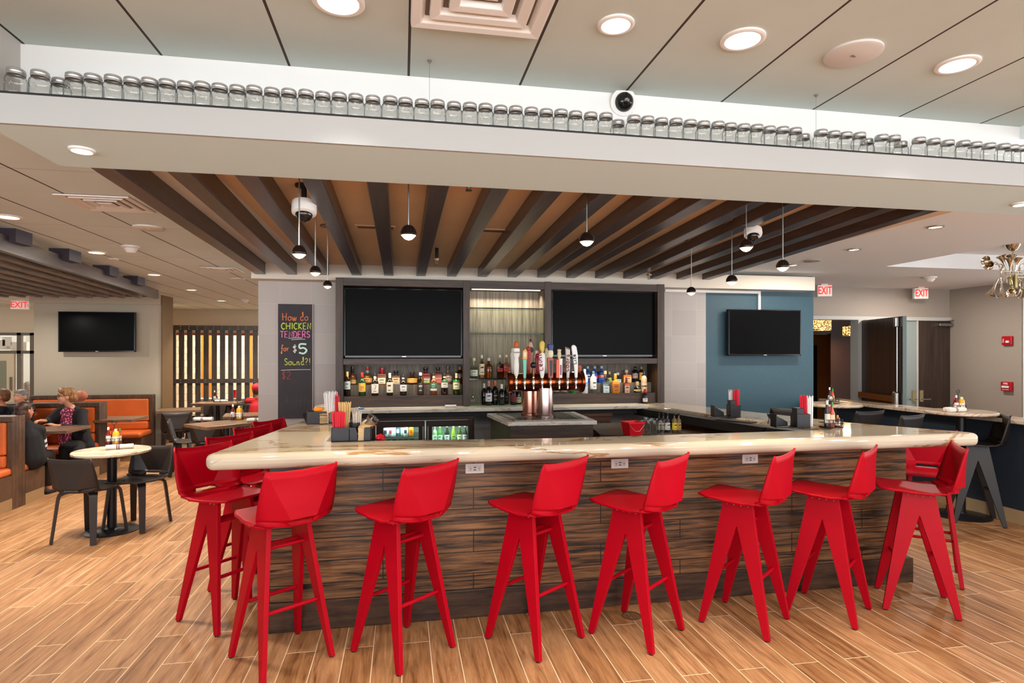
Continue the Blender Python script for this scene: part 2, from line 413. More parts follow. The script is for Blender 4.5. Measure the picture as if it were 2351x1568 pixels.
# far left: window wall with a white door
def yx(px): return YW(px, 800, 13.2)[0]
def yz(py): return YW(40, py, 13.2)[2]
struct('wall_west', MB().box(-12, yx(84), 13.2, 13.35, yz(766), ZC).box(-12, -5.4, 13.2, 13.35, -.0, .4), M['cream'])
wf = MB()
for p in (-60, 46, 76): wf.box(yx(p) - .035, yx(p) + .035, 13.16, 13.24, .4, yz(764))
wf.box(yx(-60), yx(84), 13.16, 13.24, yz(770), yz(764)).box(yx(-60), yx(84), 13.16, 13.24, yz(812), yz(805)).box(yx(-60), yx(84), 13.16, 13.24, .38, .46)
w1 = struct('window_1', wf, plain('window_frame_grey', '6f6a62', .5))
ob('pane', MB().box(yx(-60), yx(84), 13.195, 13.203, .45, yz(768)), M['glass'], w1)
d1 = struct('door_1', MB().box(yx(-20), yx(41), 13.08, 13.14, 0, yz(812)), M['cream'])
ob('door_panel', MB().box(yx(-12), yx(24), 13.07, 13.085, yz(905), yz(828)), plain('door_glass', '8d9382', .3), d1)
ob('handle', MB().box(yx(33), yx(38), 13.05, 13.08, .9, 1.15), M['steel'], d1)
# lobby seen through the far window
struct('wall_lobby', MB().box(-14, -5, 17, 17.1, 0, ZC), plain('lobby_wall', 'c9c4b6', .8))
for i, (p, w_, t_) in enumerate(((12, 30, 790), (36, 16, 783), (62, 26, 796))):
    x = YW(p, 780, 15)[0]; z = YW(p, t_, 15)[2]
    ob('hanging_baffle', MB().box(x - w_ * .006, x + w_ * .006, 14.7, 15.2, z - .12, z + .1), M['white_plastic'], bev=.01,
       label='pale hanging ceiling baffle seen through the far window, ' + ('beside its wide mullion', 'narrow, above the white door', 'above the person in pale blue')[i], cat='ceiling baffle', group='baffles in the lobby')
# right: exit wall, doors, hall
EY = 7.30
def ex(px): return YW(px, 800, EY)[0]
def ez(py, px=2000): return YW(px, py, EY)[2]
zd = ez(735, 2000); zt = ez(727, 2000)
struct('wall_exit', MB().box(XB - .1, 7.85, EY, EY + .15, zt, ZC).box(ex(2201), 7.85, EY, EY + .15, 0, zt), M['taupe'])
struct('trim_10', MB().box(XB, ex(2201), EY - .03, EY + .12, zd, zt).box(ex(1967), ex(1978), EY - .03, EY + .12, 0, zd).box(ex(2193), ex(2201), EY - .03, EY + .12, 0, zd).box(ex(2102), ex(2106), EY - .02, EY + .1, 0, zd), plain('door_frame_grey', 'b7b6b2', .5))
struct('wall_east', MB().box(7.75, 7.9, 6.28, EY + .1, 0, ZC), M['taupe'])
# the hall behind the doors
struct('wall_hall', MB().box(5.0, 10.4, 11.6, 11.7, 0, ZC).box(10.3, 10.4, EY, 11.7, 0, ZC), plain('hall_orange', 'c08244', .7))
struct('wall_hall', MB().box(5.2, 10.4, 9.8, 9.9, 1.95, 2.5).box(YW(1903, 800, 9.8)[0], 10.3, 9.75, 9.8, 0, 1.97), plain('hall_brown', '2a1409', .6))
struct('trim_11', MB().box(XB - .05, XB, 6.32, 11.6, 0, ZC), M['blue'])
struct('wall_hall', MB().box(XB - .04, YW(1903, 800, 11)[0], 11.5, 11.6, 0, 2.5), plain('hall_amber', 'd8923a', .7))
struct('door_2', MB().box(YW(1864, 800, 11.4)[0], YW(1876, 800, 11.4)[0], 11.4, 11.5, 0, 1.78), plain('hall_door', '241208', .5))
dk = wood('door_veneer', '2a201c', '4a3a32', (26, 26, 1.2), .35)
# open leaf, hinged on the jamb and swung towards the bar
hx = ex(1978); tip = Z(2072, 724, zd); ang = math.atan2(tip[1] - EY, tip[0] - hx); L_ = math.hypot(tip[0] - hx, tip[1] - EY)
d3 = thing('door_3', None, None, (hx, EY - .03, 0), ang); d3['kind'] = 'structure'
ob('door_leaf', MB().box(0, L_, -.022, .022, .02, zd - .01), dk, d3, bev=.003)
ob('door_edge', MB().box(L_, L_ + .004, -.022, .022, .02, zd - .01), plain('grey_edge', '5f7173', .4), d3)
ob('panic_bar', MB().box(.03, L_ - .12, -.085, -.05, 1.0, 1.075), plain('bronze_bar', '9a6f48', .35, .8), d3, bev=.006)
ob('latch_case', MB().cbox((L_ - .09, -.055, 1.03), (.09, .07, .2)), M['steel'], d3, bev=.03, seg=3)
ob('vertical_rod', MB().tube([(L_ - .09, -.04, 1.05), (L_ - .09, -.04, zd - .1)], .011), M['steel'], d3, smooth=40)
ob('rod_latch', MB().cbox((L_ - .09, -.05, zd - .08), (.05, .05, .12)), M['steel'], d3, bev=.01)
d4 = struct('door_4', MB().box(ex(2106), ex(2193), EY - .01, EY + .035, .02, zd), dk)
ob('door_closer', MB().box(ex(2148), ex(2184), EY - .07, EY - .01, ez(749, 2160), ez(743, 2160)), M['steel'], d4, bev=.005)
ob('closer_arm', MB().tube([(ex(2176), EY - .05, ez(742, 2176)), (ex(2168), EY - .09, ez(738, 2168)), (ex(2200), EY - .03, ez(732, 2200))], .008), M['steel'], d4)
for z in (.3, 1.2, zd - .2): ob('hinge', MB().box(ex(2192), ex(2195), EY - .03, EY - .01, z - .06, z + .06), M['steel'], d4)
d5 = struct('door_5', MB().box(ex(2078), ex(2102), EY + .0, EY + .03, .02, zd), plain('pale_grey_door', '8d9896', .35))
for par, p in ((d5, 2097), (d4, 2113)):
    s = 1 if par is d4 else -1
    ob('lock_plate', MB().box(ex(p - 4), ex(p + 4), EY - .022, EY - .008, ez(922, p), ez(896, p)), plain('brass_plate', 'd9cfa0', .25, .9), par)
    ob('handle', MB().tube([(ex(p), EY - .02, ez(916, p)), (ex(p), EY - .06, ez(916, p)), (ex(p) + s * .11, EY - .06, ez(916, p))], .009), M['chrome'], par, smooth=40)
# half wall with stone ledge
HX = 5.70
struct('wall_half', MB().box(HX, HX + .13, 1.2, EY, 0, .945), M['navy'])
struct('baseboard_half', MB().box(HX - .015, HX, 1.2, EY, 0, .13), M['baseboard'])
struct('trim_12', MB().box(HX - .09, HX + .22, 1.2, EY - .02, .945, .985), M['ledge_stone'], bev=.008)
# window walls: behind the viewer and on the far side of the half wall
fr = plain('white_window_frame', 'dcd8d2', .5)
FY = -4.2
wf = MB().box(-10, 8, FY, FY + .15, 2.5, 2.9).box(-10, 8, FY, FY + .15, 0, .25)
for i in range(10): wf.box(-10 + i * 2 - .06, -10 + i * 2 + .06, FY, FY + .15, .25, 2.5)
struct('window_2', wf, fr)
wf = MB().box(7.75, 7.9, -4.2, 6.28, 0, .3).box(7.75, 7.9, -4.2, 6.28, 2.42, 2.7)
for y in (-4.1, -2, .1, 2.2, 4.3, 6.22): wf.box(7.75, 7.9, y - .05, y + .05, .3, 2.42)
struct('window_3', wf, fr)
struct('wall_south', MB().box(-14, -10, FY, FY + .15, 0, 2.9).box(8, 12, FY, FY + .15, 0, 2.9), M['greige'])
struct('wall_far_west', MB().box(-12.1, -12, FY, 13.3, 0, ZC), M['cream'])

# ================================================================ ceiling fittings
nearp = [247, 417, 567, 717, 865, 1010, 1150, 1275, 1405, 1530, 1645, 1765, 1860, 1980, 2085, 2185]
farp = [600, 672, 745, 820, 893, 966, 1036, 1106, 1174, 1241, 1307, 1373, 1437, 1498, 1558, 1617]
for i, (a, b) in enumerate(zip(nearp, farp)):
    x0 = Z(a, 388 + (a - 232) * .0503, 2.378)[0]; x1 = YW(b, 640, 6.15)[0]
    L = 6.14 - 2.70; sh = (x1 - x0) / (6.15 - 2.78)
    xa = x0 - .08 * sh
    mb = MB().box(-.046, .046, 0, L, 0, ZB - 2.364 - i * .0035, Matrix(((1, sh, 0, 0), (0, 1, 0, 0), (0, 0, 1, 0), (0, 0, 0, 1))))
    mb2 = ob('ceiling_beam', mb, M['beam'], bev=.004, loc=(xa, 2.70, 2.365 + i * .0035), label='dark stained timber beam running across the brown ceiling over the bar', cat='beam', group='ceiling beams over the bar')
# slatted screen ceiling over the booths
A = Vector((*Z(359, 676, 2.40), 2.40)); B = Vector((*Z(0, 557, 2.40), 2.40)); D = (B - A).normalized(); Nn = Vector((-D.y, D.x, 0))
if Nn.x > 0: Nn = -Nn
sl = thing('slatted_ceiling_panel', 'dark slatted timber ceiling panel hanging over the orange booths', 'ceiling panel')
ob('edge_beam', MB().strip([A, B + D * 3], (0, 0, 1), .12, .05), M['beam'], sl)
for k in range(1, 15):
    p = A + Nn * (.21 * k); e = p + D * 9 if k < 4 else p + D * 8
    ob('slat', MB().strip([p - D * (.05 * k), e], (0, 0, 1), .10, .06), M['slat'], sl)
for k in range(4):
    p = Vector((*Z((28, 150, 243, 308)[k], (548, 590, 625, 647)[k], 2.46), 2.46))
    ob('hanger_block', MB().cbox((p.x, p.y, 2.47), (.16, .2, .10)), plain('block', '3a3440', .6), sl)
ob('cross_bar', MB().strip([A + Nn * 0 - D * .1, A + Nn * 3.2 - D * .8], (0, 0, 1), .05, .05), M['slat'], sl)
# recessed lamps
LAMPS = []
def downlight(px, py, z, d, lab, on=M['lamp_on'], ringc=M['white_plastic'], grp=None, power=0):
    x, y = Z(px, py, z)
    t = thing('recessed_downlight', lab, 'ceiling light', (x, y, z), 0, grp)
    ob('trim_ring', MB().lathe([(d / 2, .0), (d / 2, -.006), (d / 2 - .008, -.010), (d * .39, -.008), (d * .385, -.002)], 32, cap=False), ringc, t, smooth=50)
    ob('lens', MB().lathe([(d * .39, -.003), (.001, -.003)], 32, cap=False), on, t)
    LAMPS.append((x, y, z - .03, d, power))
warm = plain('warm_lens', 'ffffff', .5, emit='ffe2b0', es=5)
downlight(777, 2, 2.72, .165, 'round recessed downlight cut by the top edge, beside the big square air vent')
downlight(1414, 55, 2.72, .125, 'small round recessed downlight in the grey ceiling above the dome camera')
downlight(1705, 89, 2.72, .155, 'large round recessed downlight in the grey ceiling beside the flat round speaker')
downlight(2198, 147, 2.72, .15, 'round recessed downlight in the grey ceiling beyond the flat round speaker')
downlight(188, 343, 2.36, .085, 'small tilted downlight in the white soffit under the jars', grp=None)
downlight(2345, 467, 2.36, .085, 'small downlight at the far end of the white soffit, cut by the picture edge')
for k, (p, l) in enumerate((((18, 497), 'cut by the picture edge over the slatted panel'), ((222, 579), 'beside the smoke detector over the slatted panel'), ((354, 630), 'second one past the smoke detector along the tan ceiling'), ((440, 665), 'beyond the end of the booth wall on the tan ceiling'), ((508, 690), 'in the tan ceiling towards the timber screen'), ((560, 713), 'last and smallest one before the timber screen'))):
    downlight(p[0], p[1], ZC, .16, 'warm recessed downlight ' + l, warm, power=1)
for k, (p, l) in enumerate((((2148, 520), 'next to the white soffit'), ((1961, 572), 'beside the dark beams, middle one of a row'), ((1821, 608), 'beside the dark beams nearest the blue wall'))):
    downlight(p[0], p[1], ZC, .11, 'small halogen downlight in the white ceiling, ' + l, warm, M['steel'], power=2)
def disc(px, py, z, d, name, lab, cat, m):
    x, y = Z(px, py, z)
    t = thing(name, lab, cat, (x, y, z))
    ob('grille', MB().lathe([(d / 2, 0), (d / 2, -.008), (d / 2 - .01, -.012), (.001, -.012)], 36, cap=False), m, t, smooth=50)
    ob('badge', MB().cbox((0, 0, -.013), (d * .1, .008, .003), .4), M['steel'], t)
disc(1959, 121, 2.72, .198, 'ceiling_speaker', 'large flat white round ceiling speaker between two downlights', 'speaker', plain('speaker_white', 'cfcbc6', .6))
disc(340, 522, ZC, .20, 'ceiling_speaker', 'flat white ceiling speaker beside the open square vent', 'speaker', M['white_plastic'])
disc(546, 640, ZC, .17, 'ceiling_speaker', 'small flat white ceiling speaker beside the smaller square vent', 'speaker', M['white_plastic'])
disc(1864, 598, ZC, .16, 'ceiling_speaker', 'flat grey ceiling speaker in the white ceiling by the beams', 'speaker', plain('speaker_grey', '9a948e', .6))
for px, py, lab in ((261, 594, 'tiny white ceiling plate beside the second warm downlight'), (459, 672, 'tiny white ceiling plate near the timber screen')):
    x, y = Z(px, py, ZC); ob('ceiling_plate', MB().lathe([(.045, 0), (.04, -.01), (.001, -.012)], 20, cap=False), M['white_plastic'], smooth=50, loc=(x, y, ZC), label=lab, cat='ceiling plate')
# square diffusers
def vent(px, py, z, s, lab, m, rz=0, n=3, dp=.008):
    x, y = Z(px, py, z)
    t = thing('air_vent', lab, 'air vent', (x, y, z), rz)
    ob('frame', MB().prism([(-s / 2, -s / 2), (s / 2, -s / 2), (s / 2, s / 2), (-s / 2, s / 2)], -.004, -.001), plain('vent_inside', '6a6059', .6) if n > 2 else m, t)
    for k in range(n):
        o_ = s / 2 * (1 - k * .27); i_ = o_ - s * .075
        mb = MB(); zz = (-.004, -.004 - dp)
        P = [(-1, -1), (1, -1), (1, 1), (-1, 1)]
        vs = [(p[0] * o_, p[1] * o_, zz[0]) for p in P] + [(p[0] * o_ * .99, p[1] * o_ * .99, zz[1]) for p in P] + [(p[0] * i_, p[1] * i_, zz[1] + .003) for p in P] + [(p[0] * i_ * .93, p[1] * i_ * .93, zz[0]) for p in P]
        fs = []
        for j in range(3):
            for i in range(4): fs.append((4 * j + i, 4 * j + (i + 1) % 4, 4 * j + 4 + (i + 1) % 4, 4 * j + 4 + i))
        ob('louvre_ring', mb.add(vs, fs), m, t, bev=.003)
    r = s / 2 * (1 - n * .27) + .01
    if r > .02: ob('centre_plate', MB().lathe([(r * 1.35, -.008), (r * 1.0, -.014), (.001, -.015)], 4, Matrix.Rotation(PI / 4, 4, 'Z'), cap=False), m, t)
vent(1112, -28, 2.72, .44, 'big square white ceiling air vent cut by the top edge', M['white_plastic'], dp=.022)
vent(246, 466, ZC, .40, 'square ceiling air vent with bright centre beside the beams', M['white_plastic'])
vent(511, 618, ZC, .36, 'smaller square ceiling air vent near the end of the beams', M['white_plastic'])
for px, py, lab in ((862, 520, 'brown slotted ceiling grille between the third and fourth pendant'), (1132, 528, 'brown slotted ceiling grille over the middle of the back bar')):
    x, y = Z(px, py, ZB); t = thing('ceiling_grille', lab, 'air vent', (x, y, ZB))
    ob('frame', MB().box(-.14, .14, -.05, .05, -.008, 0), M['ceil_beam'], t, bev=.003)
    ob('slat', MB().box(-.12, .12, -.03, -.022, -.012, -.008).box(-.12, .12, -.01, -.002, -.012, -.008).box(-.12, .12, .012, .02, -.012, -.008), plain('grille_dark', '5a4330', .7), t)
# smoke detectors
for px, py, r, lab in ((300, 565, .07, 'white smoke detector on the tan ceiling by the second warm downlight'), (563, 688, .06, 'white smoke detector on the tan ceiling near the timber screen'), (2134, 636, .075, 'white smoke detector on the white ceiling in front of the exit sign')):
    x, y = Z(px, py, ZC); t = thing('smoke_detector', lab, 'smoke detector', (x, y, ZC))
    ob('base_plate', MB().lathe([(r, 0), (r * 1.02, -.015), (r * .8, -.02)], 24), M['white_plastic'], t, smooth=50)
    ob('sensor_cap', MB().lathe([(r * .8, -.018), (r * .55, -.05), (r * .45, -.058), (.001, -.06)], 24, cap=False), M['white_plastic'], t, smooth=50)
# sprinkler heads
for px, py, z, drop, lab in ((1076, 420, ZB, .10, 'small brass sprinkler head between the beams near the soffit'), (1003, 590, ZB, .15, 'black sprinkler pipe with brass head over the back bar'), (1910, 474, 2.50, .10, 'small brass sprinkler head on a beam near the soffit end'), (1490, 632, 2.45, .10, 'small brass sprinkler head at the beam ends by the blue wall')):
    x, y = Z(px, py, z - drop / 2); t = thing('sprinkler_head', lab, 'sprinkler', (x, y, z))
    if drop > .12: ob('drop_pipe', MB().tube([(0, 0, .0), (0, 0, -.1)], .014), M['matte_black'], t)
    d0 = -drop + .06
    ob('escutcheon', MB().lathe([(.028, d0 + .0), (.024, d0 - .012), (.006, d0 - .014)], 16), M['nickel'], t, smooth=50)
    ob('frame', MB().tube([(-.008, 0, d0 - .014), (-.011, 0, d0 - .03), (0, 0, d0 - .045), (.011, 0, d0 - .03), (.008, 0, d0 - .014)], .003, 6).lathe([(.016, d0 - .045), (.016, d0 - .049)], 12), M['nickel'], t, smooth=50)
# dome cameras
def dome_cam(loc, r, lab, lookdir, pipe=0.0, body_h=.06):
    t = thing('dome_camera', lab, 'security camera', loc)
    T = Vector(lookdir).normalized().to_track_quat('Z', 'Y').to_matrix().to_4x4()
    ob('housing', MB().lathe([(r, -body_h), (r * 1.02, -.01), (r * .98, .0), (r * .72, .006)], 28, T), M['white_plastic'], t, smooth=40)
    ob('dome', MB().lathe([(r * .70, .004), (r * .66, r * .3), (r * .48, r * .55), (r * .25, r * .67), (.001, r * .70)], 24, T, cap=False), plain('smoked_dome', '1a1716', .06), t, smooth=60)
    ob('lens', MB().lathe([(r * .26, r * .655), (r * .2, r * .72), (.001, r * .70)], 16, T, cap=False), plain('lens_black', '050506', .1), t, smooth=50)
    if pipe:
        ob('drop_pipe', MB().tube([(0, 0, body_h * .6), (0, 0, pipe)], .014), M['matte_black'], t, smooth=40)
        ob('flange', MB().lathe([(.045, pipe - .012), (.045, pipe), (.016, pipe)], 20), M['matte_black'], t, smooth=40)
p = YW(1437, 229, 2.40); dome_cam((p[0], 2.425, p[2]), .058, 'white dome camera with dark lens on the white wall above the jars', (-.05, -1, -.25), body_h=.02)
p = Vector((*Z(698, 490, 2.33), 2.33)); dome_cam(p, .062, 'white dome camera hanging on a black pipe between the beams', (0, -.25, -1), pipe=.15, body_h=.06)
p = Vector((*Z(1729, 540, 2.36), 2.36)); dome_cam(p, .055, 'small dome camera on the beams beside the pendant by the blue wall', (-.2, -.4, -1), body_h=.04)

# ================================================================ pendants
def pendant(px, py, zl, lab, r):
    x, y = Z(px, py, zl)
    t = thing('pendant_lamp', lab, 'pendant lamp', (x, y, zl), 0, 'small dark dome pendants over the bar')
    prof = [(.002, r * 1.1), (r * .28, r * 1.06), (r * .55, r * .92), (r * .8, r * .62), (r * .93, r * .3), (r, .006), (r * 1.05, .0), (r * .96, -.008)]
    ob('shade', MB().lathe(prof, 30, cap=False), plain('dark_bronze', '2c211c', .3, .6), t, smooth=40)
    fins = MB()
    for k in range(15):
        a = 2 * PI * k / 15
        fins.strip([(math.cos(a) * q_[0] * 1.02, math.sin(a) * q_[0] * 1.02, q_[1]) for q_ in prof[1:6]], (-math.sin(a), math.cos(a), 0), .003, .004)
    ob('rib', fins, plain('bronze_fin', '4a3a32', .3, .7), t)
    ob('glass_lens', MB().lathe([(r * .93, -.007), (r * .78, -r * .36), (r * .48, -r * .66), (.002, -r * .82)], 28, cap=False), M['lamp_soft'], t, smooth=60)
    ob('cable', MB().tube([(0, 0, r * .9), (0, 0, ZB - zl)], .0035, 6), M['steel'], t)
    ob('ceiling_canopy', MB().lathe([(.05, ZB - zl - .012), (.05, ZB - zl), (.01, ZB - zl)], 20), plain('canopy_brown', '7a5f48', .5), t, smooth=40)
    LAMPS.append((x, y, zl - .09, .05, 3))
for px, py, zl, r, lab in ((687, 587, 2.09, .034, 'hanging lowest in front of the dome camera'), (724, 630, 2.078, .031, 'second one down from the dome camera pipe'), (752, 661, 2.068, .029, 'in front of the cabinet corner by the chalkboard'),
    (938, 543, 2.19, .039, 'alone on the brown ceiling above the first big TV'), (1347, 558, 2.20, .039, 'alone above the second big TV'), (1713, 572, 2.20, .037, 'on a long cable in front of the small beam camera'),
    (1680, 651, 2.08, .035, 'hanging in front of the white header over the blue wall'), (1587, 676, 2.08, .034, 'hanging lowest in front of the tiled wall'), (1797, 618, 2.08, .033, 'outermost one, hanging beyond the last beam')):
    pendant(px, py - 6, zl, 'small dark dome pendant lamp ' + lab, r)
# ================================================================ jars on the shelf
t = thing('glass_jar', 'clear glass preserving jar with a metal screw lid in the row on the white shelf', 'jar', (0, 0, 0), 0, 'glass jars on the high shelf')
jr, jh = .0325, .078
ob('glass_body', MB().lathe([(.001, .003), (jr * .86, .0), (jr * .97, .004), (jr, .012), (jr, jh * .70), (jr * .95, jh * .80), (jr * .76, jh * .90), (jr * .74, jh)], 20, cap=False), M['jar_glass'], t, smooth=40)
ob('embossing', MB().tube([(jr * math.sin(a_) * 1.003, -jr * math.cos(a_) * 1.003, .036 + .007 * math.sin(a_ * 9)) for a_ in [(-.7 + 1.4 * k / 16) for k in range(17)]], .0012, 5), M['jar_glass'], t, smooth=60)
lidm = plain('zinc_lid', 'b9b8b6', .35, .7)
lid = ob('lid', MB().lathe([(jr * .78, jh * .92), (jr * .83, jh * .925), (jr * .83, jh * .98), (jr * .86, jh * .99), (jr * .83, jh * 1.0), (jr * .86, jh * 1.06), (jr * .83, jh * 1.08), (jr * .83, jh * 1.16), (jr * .76, jh * 1.19), (.001, jh * 1.19)], 22, cap=False), lidm, t, smooth=40)
jp = [35.7, 90, 132, 169, 212.7, 260, 302, 343.7, 383.8, 424.6, 464.8, 504, 544.4, 584, 624, 663, 702.6, 741, 779, 817, 856, 896, 931, 969, 1004.6, 1042.7, 1078.7, 1114.5, 1150, 1184, 1220, 1254.7, 1287.7, 1321.7, 1356.7, 1390.8, 1422.4, 1455.4, 1487, 1520, 1551.7, 1585, 1616.7, 1648, 1677.6, 1708, 1737, 1767.7, 1796.7, 1826, 1851, 1884.5, 1915, 1943.3, 1972, 1997.4, 2025, 2052, 2076, 2110, 2143.7, 2178, 2211, 2240.7, 2272.3, 2302.3, 2326.8, 2347]
for i, p in enumerate(jp):
    back = p in (132, 1422.4, 1851, 1997.4, 2076)
    l = (YW(p, 240, 2.325 if back else 2.285)[0], 2.345 if back else 2.288 + .004 * math.sin(i * 2.3), 2.467)
    if i == 0: t.location = l
    else: dup(t, l, (i * 1.7) % .8 - .4)
# hanging wires by the shelf
for px, py, lab in ((985, 149, 'thin hanging wire above the jars near the big vent'), (1857, 228, 'thin hanging wire above the jars beyond the dome camera')):
    x, y = Z(px, py, 2.72); y = min(y, 2.30)
    t = thing('hanging_wire', lab, 'wire', (x, y, 2.72))
    ob('hook', MB().lathe([(.008, 0), (.008, -.006), (.002, -.012)], 10), M['steel'], t)
    ob('wire', MB().tube([(0, 0, -.01), (0, .0, -.252)], .0008, 5), M['steel'], t)
# ================================================================ the bar
BT = 1.07
fy = 3.34
RI = [Z(1914, 984, BT), Z(1777, 971, BT), Z(1630, 951, BT), Z(1478, 928, BT)]      # inner edge of the far wing
RO = [(3.78, 3.335), (3.80, 3.40), Z(1950, 969, BT), Z(1777, 950, BT), Z(1600, 931, BT)]
LI = [Z(755, 1012, BT), Z(800, 962, BT), Z(812, 946, BT)]
LO = [Z(740, 948, BT), (-1.02, 3.40), (-1.00, 3.345)]
top = thing('bar_worktop', 'cream and brown veined stone bar top running around the bar', 'bar counter')
back_r = (RO[-1][0] - .12, 6.29); back_l = (RI[-1][0] - .15, 6.27)
outline = [LO[2], (1.3, 3.325), RO[0], RO[1], RO[2], RO[3], RO[4], back_r, back_l] + RI[::-1] + [(RI[0][0] - .1, RI[0][1] - .02), (1.0, 3.665), (LI[0][0] + .02, LI[0][1])] + [LI[1], LI[2], LO[0], LO[1]]
ob('stone_slab', MB().prism(outline, BT - .085, BT), M['stone'], top, bev=.036, seg=5, smooth=30)
# bar body
body = thing('bar_cabinet', 'dark plank clad bar cabinet under the veined stone top', 'bar')
bx0, bx1 = -.745, 3.485
ob('front_panel', MB().box(bx0, bx1, 3.62, 3.70, .17, BT - .085), M['bar_wood'], body)
ob('plinth', MB().box(bx0 - .005, bx1 + .04, 3.60, 3.66, 0, .17), M['plinth_wood'], body, bev=.004)
lp = [(bx0, 3.63), (bx0 + .08, 3.63), (LI[2][0] - .03, 5.55), (LO[0][0] + .10, 5.55)]
ob('side_panel', MB().prism(lp, 0, BT - .085), M['bar_wood'], body)
rp = [(bx1 - .08, 3.63), (bx1, 3.63), (RO[-1][0] - .2, 6.2), (RO[-1][0] - .3, 6.2)]
ob('side_panel', MB().prism(rp, 0, BT - .085), M['bar_wood'], body)
ob('seam_strip', MB().box(2.032, 2.036, 3.612, 3.62, .93, .98), M['steel'], body)
for k, (px, lab) in enumerate(((1090, 'between the second and third red stool'), (1423, 'between the third and fourth red stool'), (1722, 'between the fourth and fifth red stool'))):
    c = YW(px, (1074, 1063, 1052)[k], 3.615)
    t = thing('power_outlet', 'white wall outlet plate under the bar edge ' + lab, 'outlet', (c[0], 3.62, c[2] - .004), 0, 'outlets under the bar edge')
    ob('plate', MB().box(-.057, .057, -.008, 0, -.030, .030), M['white_plastic'], t, bev=.003)
    ob('insert', MB().box(-.040, .040, -.011, -.007, -.018, .018), plain('outlet_insert', 'd5d3cf', .4), t, bev=.002)
    hl = MB()
    for sx in (-1, 1): hl.box(sx * .026 - .004, sx * .026 - .002, -.0125, -.0108, -.002, .006).box(sx * .026 + .003, sx * .026 + .005, -.0125, -.0108, -.002, .006).box(sx * .026 - .002, sx * .026 + .002, -.0125, -.0108, -.010, -.006)
    hl.box(-.008, .008, -.0125, -.0108, .005, .010).box(-.008, .008, -.0125, -.0108, -.010, -.005)
    ob('slot', hl, M['matte_black'], t)
# drip rails along the inside
rail = MB()
for a, b in zip(RI[:-1], RI[1:]):
    a = Vector((a[0], a[1], BT - .045)); b = Vector((b[0], b[1], BT - .045)); n = Vector((-(b - a).y, (b - a).x, 0)).normalized()
    rail.strip([a + n * .06, b + n * .06], n, .11, .035).strip([a + n * .115 - Vector((0, 0, .02)), b + n * .115 - Vector((0, 0, .02))], (0, 0, 1), .075, .01)
ob('drip_rail', rail, plain('black_rail', '211f1f', .4), bev=.003, label='long black drip rail along the inner edge of the far bar wing', cat='drip rail')
a = LI[0]; ob('drip_rail', MB().box(a[0] + .06, RI[0][0] - .2, 3.71, 3.80, BT - .06, BT - .035), plain('black_rail2', '211f1f', .4), bev=.003, label='black drip rail behind the front of the bar top', cat='drip rail')
ob('drip_rail', MB().strip([Vector((*Z(765, 968, BT), BT + .004)), Vector((*Z(808, 948, BT), BT + .004))], (1, 0, 0), .12, .012), M['matte_black'], label='short black rubber bar mat on the near wing by the chalkboard', cat='bar mat')
# back counter
X6 = lambda px, y=6.0: YW(px, 800, y)[0]
Z6 = lambda px, py, y=6.0: YW(px, py, y)[2]
bcx0 = YW(742, 940, 5.76)[0]
ob('back_counter', MB().box(bcx0, RI[-1][0] - .02, 5.74, 6.26, 1.038, 1.072), M['stone_white'], bev=.006, label='white marble back counter under the bottle shelves', cat='counter')
ob('counter_apron', MB().box(bcx0 + .05, RI[-1][0] - .1, 5.82, 6.26, .985, 1.036), M['matte_black'], label='black apron board directly under the white marble back counter', cat='apron')
# ---------------------------------------------------------------- back bar cabinet
cab = thing('back_bar_cabinet', 'dark wood back bar cabinet framing two big TVs and lit bottle shelves', 'cabinet', (0, 0, 0))
xs = [X6(p) for p in (771, 788, 1063, 1078, 1250, 1265, 1508, 1524)]
zt_ = Z6(1000, 646); zr1, zr0 = Z6(940, 823), Z6(940, 837); ztop0 = Z6(1000, 660)
zb = 1.074
for i in (0, 2, 4, 6): ob('stile', MB().box(xs[i], xs[i + 1], 5.98, 6.05, zb, zt_ + (.012 if i < 3 else .02)), M['cab_wood'], cab, bev=.003)
ob('top_rail', MB().box(xs[0], xs[7], 5.985, 6.29, ztop0, zt_ + .015), M['cab_wood_h'], cab, bev=.003)
for a, b in ((1, 2), (5, 6)):
    ob('middle_rail', MB().box(xs[a], xs[b], 5.985, 6.27, zr0, zr1), M['cab_wood_h'], cab, bev=.003)
    ob('tv_back_panel', MB().box(xs[a], xs[b], 6.18, 6.2, zr1, ztop0), M['cab_wood'], cab)
    ob('niche_back', MB().box(xs[a], xs[b], 6.262, 6.29, zb, zr0), M['niche_wood'], cab)
    ob('upper_step', MB().box(xs[a], xs[b], 6.15, 6.26, zb, 1.285), M['niche_wood'], cab)
    ob('lower_step', MB().box(xs[a], xs[b], 6.015, 6.15, zb, 1.182), M['cab_wood_h'], cab)
for i in (1, 6): ob('side_cheek', MB().box(xs[i] - (.02 if i == 1 else 0), xs[i] + (0 if i == 1 else .02), 6.05, 6.29, zb, ztop0), M['cab_wood'], cab)
ob('niche_back', MB().box(xs[3], xs[4], 6.265, 6.29, zb, ztop0), M['pale_wood'], cab)
ob('niche_side', MB().box(xs[3] - .01, xs[3], 6.05, 6.29, zb, ztop0), M['pale_wood'], cab)
ob('niche_side', MB().box(xs[4], xs[4] + .01, 6.05, 6.29, zb, ztop0), M['pale_wood'], cab)
